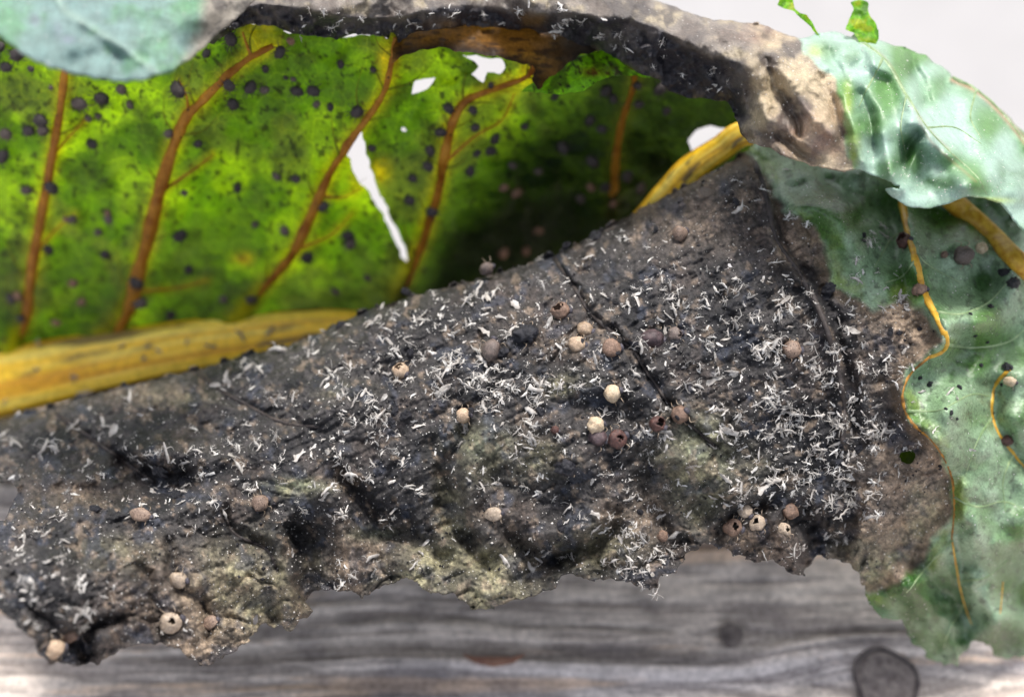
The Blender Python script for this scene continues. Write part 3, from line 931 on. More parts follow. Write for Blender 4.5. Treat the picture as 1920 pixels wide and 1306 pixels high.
for pts, a in (([(1716, 490), (1690, 520), (1660, 530)], 2.2), ([(1750, 585), (1800, 590), (1850, 570), (1890, 530)], 2.6), ([(1774, 645), (1830, 650), (1890, 640), (1940, 600)], 2.6), ([(1705, 430), (1670, 450), (1640, 500)], 2.2), ([(1700, 770), (1760, 770), (1820, 740), (1862, 745)], 2.0),
               ([(1862, 780), (1830, 830), (1810, 890)], 2.2), ([(1790, 930), (1830, 950), (1880, 940), (1930, 960)], 2.2), ([(1785, 1010), (1740, 1060), (1700, 1110)], 2.2), ([(1800, 1090), (1850, 1080), (1900, 1040)], 2.0), ([(1808, 1130), (1780, 1180), (1770, 1215)], 1.8), ([(1900, 850), (1880, 900), (1885, 960)], 2.0),
               ([(1700, 460), (1745, 500), (1800, 530)], 1.8)):
    vein(pts, a * 1.7, a * 0.7, front_depth, m_palevein, -0.25, 0.35, name='side_vein', n=40, under=front)
m_black = plain_material('blackened_vein', lin(36, 33, 35), lin(74, 66, 62), 900, 0.6, 0.35, 0.2)
for pts, a, b in ((FOLDS[0][0], 4.5, 3), (FOLDS[2][0], 6, 4.5), (FOLDS[4][0], 4.5, 3), (FOLDS[5][0], 5, 3), (FOLDS[12][0], 3.5, 2.5)):
    vein(pts, a, b, front_depth, m_black, 0.1, name='vein', n=60, under=front)

# ---- rolled upper rim and the lobe folded over at the right
RIM_TOP = [(380, -60), (1200, -60), (1215, -4), (1250, 8), (1300, 26), (1345, 36), (1400, 44), (1440, 50), (1500, 72), (1530, 66), (1565, 60), (1610, 70), (1650, 76), (1700, 92), (1738, 106), (1770, 128), (1795, 152), (1830, 168), (1875, 202), (1900, 226), (1990, 320)]
RIM_LOW = [(1990, 500), (1925, 440), (1900, 408), (1878, 378), (1850, 374), (1815, 368), (1780, 380), (1745, 388), (1712, 388), (1690, 380), (1672, 372), (1658, 352), (1688, 356), (1690, 345), (1650, 332), (1612, 318), (1585, 322), (1555, 318),
           (1520, 308), (1485, 296), (1462, 290), (1440, 276), (1405, 268), (1390, 250), (1382, 225), (1362, 190), (1340, 188), (1290, 184), (1255, 170), (1235, 150), (1195, 136), (1160, 112), (1130, 98), (1085, 84), (1040, 62), (1000, 62), (950, 54), (900, 48),
           (860, 48), (820, 56), (780, 60), (755, 74), (742, 104), (733, 104), (735, 76), (700, 64), (668, 62), (640, 70), (600, 72), (570, 68), (540, 60), (515, 50), (495, 46), (470, 44), (430, 60), (400, 84), (375, 70)]
RIM_OUT = rag(np.array(RIM_TOP + RIM_LOW), 4, 5, 13, True, 30)
CREASE = [(380, 20), (480, 6), (560, 14), (650, 32), (700, 34), (760, 30), (830, 10), (900, 10), (960, 18), (1000, 25), (1080, 26), (1150, 30), (1220, 50), (1290, 78), (1335, 108), (1390, 118), (1400, 150), (1394, 185), (1400, 215), (1385, 235)]
rim_tps = TPS([(380, -60, 204), (600, -60, 205), (900, -60, 207), (1200, -60, 210), (380, 20, 192), (600, 20, 193), (800, 15, 195), (1000, 22, 195), (1150, 30, 194), (1290, 78, 191), (1390, 120, 188),
               (400, 80, 200), (560, 62, 201), (700, 62, 203), (860, 34, 201), (1000, 44, 202), (1130, 98, 203), (1250, 165, 202), (1360, 188, 200), (1385, 240, 196),
               (1300, 28, 199), (1420, 46, 198), (1500, 70, 198), (1600, 68, 202), (1740, 106, 205), (1830, 168, 206), (1900, 226, 207), (1990, 320, 208),
               (1450, 180, 186), (1550, 180, 187), (1470, 280, 185), (1560, 310, 185), (1650, 200, 190), (1680, 340, 186), (1740, 280, 188), (1750, 385, 186), (1850, 370, 188), (1850, 280, 193), (1930, 440, 191)], 0.0004)
RIMFOLDS = [
    ([(1430, 110), (1450, 160), (1480, 200), (1500, 250)], 12, 1.2), ([(1410, 120), (1425, 180), (1440, 230)], 14, -1.2), ([(1480, 140), (1520, 210), (1560, 250)], 16, -1.3), ([(1540, 150), (1560, 190), (1580, 250)], 14, 1.2),
    ([(1460, 260), (1500, 285), (1530, 300)], 12, 1.4), ([(1610, 180), (1635, 240), (1640, 270)], 16, 1.8), ([(1590, 150), (1600, 220), (1615, 300)], 18, -1.2), ([(1690, 340), (1696, 290), (1720, 250)], 14, 2.2), ([(1725, 340), (1735, 300)], 26, 1.6),
    ([(1655, 250), (1670, 310), (1685, 345)], 18, -2.0), ([(1640, 110), (1690, 150), (1720, 230), (1780, 290)], 20, -1.8), ([(1710, 110), (1720, 150), (1740, 190)], 14, 1.8), ([(1785, 150), (1830, 170), (1880, 220), (1930, 280)], 9, -1.2),
    ([(1775, 160), (1800, 230), (1830, 300), (1880, 340)], 20, 1.2), ([(1810, 340), (1860, 330), (1910, 360)], 26, -1.6), ([(1600, 90), (1620, 110), (1600, 130)], 12, 1.2), ([(1420, 70), (1450, 70), (1440, 90)], 12, 1.2),
    ([(1320, 20), (1380, 80), (1460, 110)], 16, -1.0), ([(1550, 100), (1570, 130), (1590, 160)], 10, 1.0),
]
def rim_depth(X, Y):
    X = np.asarray(X, float); Y = np.asarray(Y, float)
    D = rim_tps(X, Y)
    dc, _, _ = seg_dist(X, Y, CREASE)
    lump = fbm(X, Y, 60, 3, 171)
    D = D - 3.0 * np.exp(-dc / 22.0) * (0.8 + 0.9 * lump)
    wob = 5 * fbm(X, Y, 40, 2, 172)
    D = add_folds(D, X + wob, Y - wob, RIMFOLDS, 1.9)
    dead = sstep(1640, 1560, X + 0.2 * Y)
    D = D + dead * (2.6 * (crumple(X, Y) - 0.5) + 0.16 * ridged(X, Y, 14, 3, 173)) + (1 - dead) * (3.2 * fbm(X, Y, 130, 2, 174) + 0.10 * ridged(X, Y, 24, 2, 175))
    blk_ = inside(X, Y, BLACKR) * sstep(0, 25, seg_dist(X, Y, BLACKR, True)[0])
    D = D + blk_ * (2.4 * fbm(X, Y, 34, 3, 176) + 0.5 * ridged(X, Y, 12, 2, 177))
    d, _, _ = seg_dist(X, Y, RIM_TOP[2:])
    D = D + 5 * np.exp(-d / 14)
    return D
DEADR = [(300, -200), (1480, -200), (1500, 72), (1510, 100), (1536, 124), (1566, 146), (1576, 190), (1586, 250), (1590, 290), (1606, 330), (1600, 600), (300, 600)]
BLACKR = CREASE + [(1340, 400), (380, 400)]
def rim_color(X, Y):
    n = fbm(X, Y, 60, 5, 181); n2 = fbm(X, Y, 22, 4, 182)
    d, _, _ = seg_dist(X, Y, DEADR, True); dm = sstep(-5, 5, np.where(inside(X, Y, DEADR), d, -d) + 6 * n2)
    d2, _, _ = seg_dist(X, Y, BLACKR, True); bm = sstep(-7, 9, np.where(inside(X, Y, BLACKR), d2, -d2) + 14 * n)
    c = np.broadcast_to(lin(122, 114, 106), X.shape + (3,)).copy()
    c = mixk(c, lin(152, 140, 118), sstep(0, 0.5, n))
    c = mixk(c, lin(98, 89, 82), sstep(-0.05, 0.4, -n + 0.4 * n2))
    c = mixk(c, lin(72, 66, 64), 0.8 * sstep(0.0, 0.4, fbm(X, Y, 34, 4, 189)) * sstep(1420, 1250, X))
    c = mixk(c, lin(186, 168, 138), 0.75 * sstep(1390, 1440, X) * sstep(-0.3, 0.3, n + 0.1))
    c = mixk(c, lin(170, 136, 114), 0.6 * blobs(X, Y, [(1530, 260, 60, 50, .9), (1430, 60, 60, 18, .6), (1490, 280, 50, 30, .6)], seed=183))
    c = mixk(c, lin(86, 72, 62), 0.8 * blobs(X, Y, [(1475, 262, 26, 10, .9), (1400, 150, 14, 60, .5), (1580, 270, 16, 50, .6), (1420, 255, 40, 14, .8), (1555, 125, 16, 6, .9), (1435, 66, 14, 10, .8)], seed=184))
    k = np.broadcast_to(lin(46, 44, 50), X.shape + (3,)).copy()
    k = mixk(k, lin(96, 90, 88), 0.8 * sstep(0.1, 0.5, n + 0.4 * n2))
    k = mixk(k, lin(120, 92, 50), 0.6 * blobs(X, Y, [(1000, 36, 20, 12, .9), (830, 46, 30, 8, .6)], seed=185))
    c = c * (1 - bm[..., None]) + k * bm[..., None]
    g = np.broadcast_to(lin(88, 130, 70), X.shape + (3,)).copy()
    g = mixk(g, lin(160, 186, 174), 0.92 * sstep(-0.40, 0.30, fbm(X, Y, 110, 2, 186) + 0.10))
    g = mixk(g, lin(58, 96, 42), 0.8 * blobs(X, Y, [(1640, 240, 14, 40, .9), (1715, 300, 40, 40, .9), (1760, 340, 40, 20, .8), (1710, 130, 14, 22, .8), (1600, 110, 20, 14, .7), (1900, 340, 40, 40, .6), (1600, 310, 14, 30, .8), (1560, 90, 40, 16, .5)], seed=187))
    g = mixk(g, lin(160, 178, 70), 0.6 * blobs(X, Y, [(1525, 100, 18, 14, .9), (1600, 290, 14, 40, .8), (1850, 376, 60, 6, .8), (1590, 200, 8, 60, .5)], seed=188))
    for poly, wd in (([(1786, 150), (1830, 170), (1880, 215), (1930, 275)], 5), ([(1600, 70), (1660, 110), (1700, 180), (1740, 240), (1780, 280)], 3), ([(1720, 220), (1750, 270), (1830, 340)], 3)):
        dd, _, _ = seg_dist(X, Y, smooth_line(poly, 14))
        g = mixk(g, lin(176, 116, 92), (0.65 if wd > 4 else 0.22) * np.exp(-(dd / wd) ** 2))
    c = g * (1 - dm[..., None]) + c * dm[..., None]
    return np.concatenate([np.clip(c, 0.004, 1), dm[..., None]], -1)
m_rim = leaf_material('waxy_leaf_skin', 0.45, 0.5, 0.05, 0.22, 2400, 0.10, var=0.38, bump2=0.35, gloss=0.36)
rim = part(build_sheet('folded_rim', RIM_OUT, 2.8, rim_depth, rim_color, m_rim, leaf, [], 0.3))
rim['label'] = 'rolled upper rim of the leaf, grey and black, turning blue-green at the right'

for pts, a in (([(1600, 66), (1655, 110), (1700, 180), (1738, 240), (1785, 290)], 2.6), ([(1700, 180), (1690, 240), (1700, 300)], 1.8), ([(1738, 240), (1790, 240), (1840, 270)], 1.8), ([(1786, 148), (1830, 170), (1880, 215), (1930, 278)], 4.0), ([(1655, 110), (1630, 160), (1610, 200)], 1.8),
               ([(1785, 290), (1830, 330), (1850, 365)], 1.8), ([(1830, 170), (1820, 220), (1840, 260)], 1.6)):
    vein(pts, a * 1.6, a * 0.7, rim_depth, m_palevein, -0.25, 0.35, name='side_vein', n=40, under=rim)

# ---- pale lobe curling toward the viewer at the upper left
LOBE_OUT = rag([(-80, -80), (-80, 40), (0, 66), (40, 98), (90, 124), (150, 138), (215, 150), (270, 148), (320, 132), (362, 106), (398, 74), (420, 52), (450, 30), (480, 0), (520, -40), (540, -80)], 3, 8, 17)
lobe_tps = TPS([(-80, -80, 180), (200, -80, 179), (500, -80, 188), (-80, 20, 170), (100, 40, 167), (250, 50, 167), (380, 40, 172), (480, -10, 184), (0, 62, 165), (90, 118, 163), (215, 140, 163), (320, 124, 166), (400, 72, 175)])
def lobe_depth(X, Y):
    return lobe_tps(X, Y) + 3.0 * fbm(X, Y, 120, 3, 191) - 0.8 * np.exp(-(seg_dist(X, Y, [(60, -80), (120, 20), (230, 90), (300, 140)])[0] / 10) ** 2)
def lobe_color(X, Y):
    n = fbm(X, Y, 70, 4, 192)
    c = np.broadcast_to(lin(112, 138, 134), X.shape + (3,)).copy()
    c = mixk(c, lin(98, 138, 112), sstep(0, 0.5, n))
    c = mixk(c, lin(96, 142, 100), 0.8 * blobs(X, Y, [(290, 70, 30, 50, .8), (350, 30, 40, 30, .8), (20, 30, 40, 40, .5)], seed=193))
    c = mixk(c, lin(156, 178, 162), 0.4 * np.exp(-(seg_dist(X, Y, [(60, -80), (120, 20), (230, 90), (300, 140)])[0] / 7) ** 2))
    c = mixk(c, lin(110, 112, 130), 0.6 * blobs(X, Y, [(70, 38, 12, 12, 1), (130, 75, 14, 8, .7), (110, 50, 10, 20, .5)], seed=194))
    c = mixk(c, lin(150, 142, 130), sstep(372, 410, X + 0.35 * Y + 14 * n))
    c = mixk(c, lin(92, 86, 82), 0.8 * sstep(372, 410, X + 0.35 * Y) * sstep(0.0, 0.4, fbm(X, Y, 26, 3, 195)))
    return np.clip(c, 0.004, 1)
part(build_sheet('curled_lobe', LOBE_OUT, 4, lobe_depth, lobe_color, m_rim, leaf, [], 0.4))['label'] = 'pale blue-green lobe curling forward'

# ---- brown parchment-like piece under the rim, and a small green fold beside it
m_brown = leaf_material('brown_dry_tissue', 0.5, 0.3, 0.55, 0.12, 1600, 0, var=0.4, trans_gain=(1, 1, 0.8))
BR_OUT = rag([(732, 118), (738, 84), (752, 62), (800, 36), (860, 20), (950, 22), (1050, 46), (1100, 76), (1120, 96), (1090, 102), (1065, 118), (1046, 142), (1010, 168), (998, 150), (1003, 130), (992, 122), (960, 116), (930, 106), (880, 100), (830, 90), (790, 92), (760, 104)], 4, 6, 19)
br_tps = TPS([(735, 110, 202), (760, 60, 205), (860, 22, 206), (1000, 30, 206), (1110, 90, 205), (1010, 160, 205), (850, 92, 201), (940, 108, 201), (900, 60, 205)])
def br_depth(X, Y): return br_tps(X, Y) + 0.8 * fbm(X, Y, 50, 3, 201)
def br_color(X, Y):
    n = fbm(X, Y, 40, 4, 202); n2 = fbm(X * 0.3, Y, 10, 3, 203)
    c = np.broadcast_to(lin(128, 88, 34), X.shape + (3,)).copy()
    c = mixk(c, lin(160, 116, 44), sstep(0, 0.5, n))
    c = mixk(c, lin(70, 48, 30), 0.85 * sstep(0.05, 0.45, n2 + 0.3 * n))
    d, _, _ = seg_dist(X, Y, [(750, 100), (830, 88), (930, 104), (1000, 125), (1005, 165)])
    c = mixk(c, lin(44, 34, 30), 0.9 * np.exp(-(d / 12) ** 2))
    c = mixk(c, lin(52, 42, 36), sstep(980, 1080, X + 20 * n))
    return np.clip(c, 0.004, 1)
part(build_sheet('brown_flap', BR_OUT, 3, br_depth, br_color, m_brown, leaf, [], 0.0))['label'] = 'dry brown flap under the rim'
GF_OUT = rag([(978, 172), (1008, 148), (1046, 124), (1090, 104), (1128, 94), (1150, 104), (1178, 130), (1232, 148), (1190, 142), (1150, 142), (1120, 152), (1096, 172), (1050, 177), (1010, 174)], 3, 6, 23)
gf_tps = TPS([(980, 172, 208), (1046, 124, 207), (1128, 94, 206), (1232, 148, 207), (1090, 172, 202), (1050, 176, 202), (1090, 135, 203)])
def gf_depth(X, Y): return gf_tps(X, Y) + 0.8 * fbm(X, Y, 40, 3, 211)
def gf_color(X, Y):
    n = fbm(X, Y, 30, 4, 212)
    c = np.broadcast_to(lin(120, 190, 24), X.shape + (3,)).copy()
    c = mixk(c, lin(60, 84, 30), 0.8 * sstep(0.0, 0.4, n))
    c = mixk(c, lin(36, 34, 28), 0.9 * sstep(0.15, 0.4, fbm(X, Y, 12, 3, 213) - 0.004 * (Y - 140)))
    c = mixk(c, lin(110, 70, 30), 0.7 * blobs(X, Y, [(1120, 134, 30, 10, .9)], seed=214))
    return np.clip(c, 0.004, 1)
part(build_sheet('green_flap', GF_OUT, 3, gf_depth, gf_color, m_back, leaf, [], 0.0))

# ---- two torn remnants standing up behind the fold
def frag(poly, d0, slope, seed):
    out = rag(np.array(poly), 3, 5, seed)
    cy = out[:, 1].mean()
    def dfn(X, Y): return d0 + slope * (Y - cy) + 1.0 * fbm(X, Y, 30, 3, seed)
    def cfn(X, Y):
        n = fbm(X, Y, 24, 4, seed + 1)
        c = np.broadcast_to(lin(112, 176, 40), X.shape + (3,)).copy()
        c = mixk(c, lin(70, 120, 40), 0.8 * sstep(0, 0.4, n))
        return mixk(c, lin(190, 180, 60), 0.5 * sstep(0.1, 0.5, -n))
    o = part(build_sheet('torn_remnant', out, 3, dfn, cfn, m_back, leaf, [], 0.0))
    return o
frag([(1466, -30), (1458, 10), (1470, 16), (1488, 24), (1506, 36), (1520, 50), (1540, 74), (1534, 60), (1514, 28), (1500, 23), (1488, 18), (1486, -30)], 203, -0.03, 221)
frag([(1594, 4), (1612, 0), (1627, 4), (1628, 24), (1640, 42), (1648, 58), (1646, 72), (1640, 84), (1610, 80), (1600, 62), (1586, 54), (1592, 36), (1600, 20)], 204, -0.03, 231)

# ------------------------------------------------------------------ aphids, mummies and shed skins
def frame(px, py, dfn, e=5.0):
    """surface point and axes at a pixel of a sheet (mm)"""
    p = at(px, py, float(dfn(np.array([px]), np.array([py]))[0]))
    a = at(px + e, py, float(dfn(np.array([px + e]), np.array([py]))[0])) - at(px - e, py, float(dfn(np.array([px - e]), np.array([py]))[0]))
    b = at(px, py + e, float(dfn(np.array([px]), np.array([py + e]))[0])) - at(px, py - e, float(dfn(np.array([px]), np.array([py - e]))[0]))
    n = np.cross(b, a)
    n /= np.linalg.norm(n)
    if n @ np.array([0, -CP, SP]) < 0: n = -n
    # keep the normal broadly toward the viewer so folds do not flip it
    n = n + 0.5 * np.array([0, -CP, SP]); n /= np.linalg.norm(n)
    x = a - n * (a @ n); x /= np.linalg.norm(x)
    y = np.cross(n, x)
    return p, x, y, n

def place(o, p, x, y, n, spin, scale_mm):
    M = Matrix(((x[0], y[0], n[0]), (x[1], y[1], n[1]), (x[2], y[2], n[2]))) @ Matrix.Rotation(spin, 3, 'Z')
    M4 = M.to_4x4()
    M4.translation = Vector((p * MM).tolist())
    o.matrix_world = M4 @ Matrix.Diagonal((scale_mm, scale_mm, scale_mm, 1))

def ball(nu=22, nv=14, sx=1.0, sy=1.0, sz=0.9, hole=None, seg=0.03, seed=0):
    """shell of a mummy, unit radius, in mm; hole = (theta, phi, radius)"""
    V, F = [], []
    r_ = np.random.default_rng(seed)
    for j in range(nv + 1):
        th = math.pi * j / nv
        for i in range(nu):
            ph = 2 * math.pi * i / nu
            V.append([math.cos(th), math.sin(th) * math.cos(ph), math.sin(th) * math.sin(ph)])
    V = np.array(V)
    keep = []
    hd = None
    if hole:
        th, ph, rad = hole
        hd = np.array([math.cos(ph) * math.sin(th), math.sin(ph) * math.sin(th), math.cos(th)])
    for j in range(nv):
        for i in range(nu):
            k = (i + 1) % nu
            q = [j * nu + i, j * nu + k, (j + 1) * nu + k, (j + 1) * nu + i]
            if hd is not None:
                cpt = V[q].mean(0); cpt /= np.linalg.norm(cpt)
                if math.acos(max(-1, min(1, cpt @ hd))) < rad * (1 + 0.22 * r_.normal()):
                    continue
            F.append(q[::-1])
    rad = 1 + 0.20 * noise3(V * 1.3 + seed * 3.1) + 0.09 * noise3(V * 3.4 + seed) + 0.03 * noise3(V * 9 + seed)
    rad = rad - seg * np.abs(np.sin(V[:, 0] * 7.0)) ** 6
    rad = rad * (1 - 0.14 * V[:, 0])
    W = V * rad[:, None] * np.array([sx, sy, sz])
    return W, F

def thin(pts, r=0.05, taper=0.4):
    pts = smooth_line(np.array(pts, float), 6)
    return sweep(pts, np.linspace(r, r * taper, len(pts)), 4, cap=True)

def mummy_material(name, c1, c2, dirt=0.5, spots=0.0, rough=0.5, bump=0.10):
    m, t, out = new_mat(name)
    tc = nd(t, 'ShaderNodeTexCoord'); ob = tc.outputs['Object']
    oi = nd(t, 'ShaderNodeObjectInfo')
    n1 = noise_node(t, 1400, 5, 0.65, ob); n2 = noise_node(t, 5200, 5, 0.7, ob); n3 = noise_node(t, 900, 4, 0.7, ob, 0.8)
    c = ramp(t, n1.outputs['Fac'], [(0.3, tuple(c1)), (0.7, tuple(c2))]).outputs['Color']
    c = mixc(t, c, ramp(t, n2.outputs['Fac'], [(0.3, (0.62,) * 3), (0.7, (1.2,) * 3)]).outputs['Color'], 1.0, 'MULTIPLY')
    d = ramp(t, n3.outputs['Fac'], [(0.50, (0, 0, 0)), (0.66, (dirt,) * 3)])
    c = mixc(t, c, tuple(lin(48, 42, 42)), d.outputs['Color'])
    if spots:
        vo = nd(t, 'ShaderNodeTexVoronoi'); vo.inputs['Scale'].default_value = 3600
        t.links.new(ob, vo.inputs['Vector'])
        c = mixc(t, c, tuple(lin(62, 44, 38)), mmath(t, 'LESS_THAN', vo.outputs['Distance'], spots))
    rr = ramp(t, oi.outputs['Random'], [(0, (0.82,) * 3), (1, (1.12,) * 3)])
    c = mixc(t, c, rr.outputs['Color'], 1.0, 'MULTIPLY')
    p = nd(t, 'ShaderNodeBsdfPrincipled')
    t.links.new(c, p.inputs['Base Color'])
    p.inputs['Roughness'].default_value = rough
    p.inputs['Specular IOR Level'].default_value = 0.4
    b = nd(t, 'ShaderNodeBump'); b.inputs['Distance'].default_value = bump * MM
    t.links.new(n2.outputs['Fac'], b.inputs['Height']); t.links.new(b.outputs[0], p.inputs['Normal'])
    t.links.new(p.outputs[0], out.inputs['Surface'])
    return m
m_tan = mummy_material('tan_mummy', lin(166, 140, 116), lin(204, 180, 154), 0.5, 0.10)
m_pale = mummy_material('cream_mummy', lin(190, 164, 134), lin(224, 206, 178), 0.35, 0.08, 0.42)
m_brn = mummy_material('brown_mummy', lin(98, 76, 64), lin(158, 130, 112), 0.8, 0.0, 0.5, 0.16)
m_spot = mummy_material('speckled_mummy', lin(116, 96, 84), lin(154, 132, 116), 0.5, 0.24)
m_grey = mummy_material('grey_brown_mummy', lin(92, 82, 78), lin(132, 116, 108), 0.5, 0.14)
m_purp = mummy_material('purple_mummy', lin(62, 51, 54), lin(104, 86, 88), 0.8, 0.0, 0.36, 0.14)
m_red = mummy_material('dark_red_mummy', lin(62, 40, 38), lin(108, 74, 66), 0.8, 0.0, 0.36, 0.16)
m_blk = mummy_material('black_husk', lin(22, 22, 27), lin(52, 52, 60), 0.5, 0.0, 0.4, 0.25)
m_pink = mummy_material('pinkish_mummy', lin(150, 132, 114), lin(196, 178, 158), 0.7, 0.0)
m_head = mummy_material('dark_head', lin(44, 42, 50), lin(88, 84, 92), 0.6)
m_leg = plain_material('dry_leg', lin(140, 120, 100), lin(196, 180, 160), 900, 0.6, 0.3, 0.05)
m_dkleg = plain_material('black_leg', lin(26, 24, 26), lin(52, 48, 48), 900, 0.6, 0.3, 0.05)

# px, py, radius px, material, hole, squash x, label
M = [
    (1099, 621, 14.5, m_tan, None, 1.0, 'smooth tan mummy, upper of the touching tan pair beside the crease'),
    (1084, 647, 14.5, m_tan, None, 1.05, 'tan mummy with a dark head patch, just below a smooth tan one'),
    (1148, 653, 17, m_brn, None, 1.0, 'wrinkled orange-brown mummy with a dark lower rim, right of the tan pair'),
    (1152, 736, 16, m_pale, None, 1.0, 'bright cream mummy standing alone below the tan pair'),
    (1116, 796, 15, m_pale, None, 1.08, 'cream lumpy mummy touching two dark collapsed ones'),
    (872, 779, 14, m_tan, None, 0.95, 'lone tan mummy with a black side on the dark middle of the leaf'),
    (755, 697, 15, m_tan, (0.7, 2.4, 0.62), 1.0, 'tan hollow mummy with an open exit hole above the middle'),
    (1054, 585, 16, m_brn, (0.7, 2.6, 0.62), 1.05, 'broken brown mummy shell with a wide hole above the tan pair'),
    (1280, 772, 17, m_brn, None, 1.0, 'pinkish brown mummy with a dark star-shaped centre by the long crease'),
    (1235, 797, 15, m_red, (0.5, 0.6, 0.7), 1.0, 'small red-brown empty mummy cup left of the star-centred one'),
    (1486, 658, 17, m_spot, None, 1.0, 'speckled brown mummy alone among white skins near the thick vein'),
    (924, 655, 17, m_grey, None, 1.25, 'egg-shaped grey-brown mummy among shed skins'),
    (1222, 636, 18, m_purp, None, 1.3, 'shiny dark purple elongated mummy'),
    (1266, 628, 14, m_grey, (0.9, -0.6, 0.5), 1.0, 'small greyish tan mummy with a chipped side, right of the purple one'),
    (1121, 822, 17, m_purp, None, 1.0, 'round dark wrinkled mummy under the cream lumpy one'),
    (1158, 822, 18, m_red, (0.15, 0.0, 0.35), 1.0, 'collapsed dark red mummy with a sunken centre'),
    (1065, 872, 16, m_blk, None, 1.1, 'black angular husk below the dark mummy pair'),
    (490, 943, 15, m_spot, None, 1.05, 'tan-brown mummy with skins at its side on the left of the rotten blade'),
    (340, 1083, 16, m_pink, None, 1.05, 'whitish pink mummy on the olive patch'),
    (322, 1160, 20, m_pink, (0.75, 1.4, 0.38), 1.05, 'large pinkish tan mummy with a hole on top by the leaf edge'),
    (1400, 962, 14, m_pink, None, 1.0, 'pale pink mummy above two open ones at the ragged edge'),
    (1378, 990, 17, m_brn, (0.35, 0.2, 0.42), 1.0, 'brown mummy with a round exit hole sunk in the edge hollow'),
    (1424, 980, 15, m_pink, (0.25, 1.8, 0.40), 1.0, 'pink mummy with a neat round dark exit hole'),
    (1467, 996, 14, m_pink, (0.4, -1.6, 0.45), 1.0, 'split pink mummy shell beside the hanging leaf tatter'),
    (1477, 957, 16, m_brn, None, 1.0, 'reddish brown mummy above the hanging leaf tatter'),
    (1240, 1004, 11, m_brn, None, 1.0, 'small orange-brown mummy beside the white skin pile at the edge'),
    (1275, 437, 14, m_spot, None, 1.0, 'dull brown-grey mummy on the upper brown part'),
    (912, 500, 13, m_grey, None, 1.0, 'grey mummy perched on the crest of the rotten blade'),
    (988, 630, 19, m_blk, None, 1.1, 'lumpy blue-black husk left of the tan pair'),
    (930, 962, 13, m_pink, None, 1.3, 'flat pinkish lump on the lower folds'),
    (1726, 546, 12, m_brn, None, 1.2, 'orange-brown mummy sitting on the yellow vein'),
    (1702, 452, 15, m_red, (0.5, 1.5, 0.6), 1.0, 'dark red hollow mummy at the upper end of the yellow vein'),
    (1803, 478, 18, m_grey, None, 1.1, 'large dark mummy on the green end below the thick yellow rib'),
    (1838, 466, 11, m_pale, None, 1.1, 'small pale mummy right of the large dark one on the green end'),
    (1896, 714, 10, m_pale, None, 1.1, 'small pale mummy at the curved vein of the green end'),
    (1886, 825, 10, m_red, None, 1.2, 'small dark husk on the lower curved vein of the green end'),
    (1770, 478, 7, m_brn, None, 1.0, 'tiny brown mummy left of the large dark one on the green end'),
    (100, 1212, 18, m_tan, None, 1.2, 'tan mummy at the far lower left corner of the rotten edge'),
    (132, 1186, 14, m_brn, None, 1.1, 'brown mummy above a tan one at the lower left rotten edge'),
    (398, 1165, 13, m_spot, None, 1.2, 'flat brownish lump with skins right of the large holed mummy'),
    (1042, 806, 8, m_red, None, 1.0, 'tiny reddish mummy left of the cream lumpy one'),
    (268, 966, 13, m_spot, None, 1.5, 'flat brown scale-like mummy on the left ridge'),
    (1690, 600, 16, m_pale, None, 1.1, 'flat cream blister on the tan corner by the vein bend') ,
]
M = M[:-1]
GM = 'parasitised aphid mummies on the rotten blade'
for i, (px, py, r, mat, hole, sq, label) in enumerate(M):
    p, x, y, n = frame(px, py, front_depth, 9)
    rad = r * K * (front_depth(np.array([px]), np.array([py]))[0])
    root = empty('aphid_mummy')
    tag(root, label, 'mummy', GM)
    spin = random.uniform(-0.6, 0.6) + (1.9 if i == 11 else 0)
    place(root, p + n * rad * 0.48, x, y, n, spin, float(rad))
    v, f = ball(26, 16, sq, 1.0, 0.88, hole, 0.035 if mat in (m_brn, m_purp, m_red, m_spot) else 0.012, i)
    if mat in (m_blk,):
        v = v * (1 + 0.5 * noise3(v * 2.3 + i) + 0.25 * noise3(v * 6 + i))[:, None]
    if i == 4:
        v = v * (1 + 0.12 * noise3(v * 2.6 + i))[:, None]
    if i in (15, 29, 39, 41):
        v[:, 2] = np.where(v[:, 2] > 0, v[:, 2] * 0.55, v[:, 2])
    o = mesh_obj('shell', v, f, mat, root)
    md = o.modifiers.new('thickness', 'SOLIDIFY'); md.thickness = 0.07 * MM; md.offset = -1
    if mat is not m_blk:
        hv, hf = ball(10, 7, 0.3, 0.42, 0.34, None, 0, i + 50)
        mesh_obj('head', hv + np.array([0.98 * sq, 0.0, -0.12]), hf, m_head, root)
    if i == 8 or i == 2 or i == 1 or i == 5:      # dark patch on the shell
        pv, pf_ = ball(10, 6, 0.28, 0.36, 0.10, None, 0, i + 70)
        off = {8: (0.1, 0, 0.86), 2: (0.35, -0.55, 0.55), 1: (0.5, 0.35, 0.62), 5: (0.75, 0.1, 0.42)}[i]
        mesh_obj('dark_patch', pv + np.array(off), pf_, m_blk, root)
    for s in (-1, 1):
        for k in range(2):
            a0 = (0.5 - 0.9 * k) * sq
            v, f = thin([(a0, s * 0.8, -0.3), (a0 + 0.15, s * 1.25, 0.0 + 0.15 * random.random()), (a0 + 0.3 * random.uniform(-1, 1), s * 1.55, -0.55)], 0.055)
            mesh_obj('leg', v, f, m_leg, root)

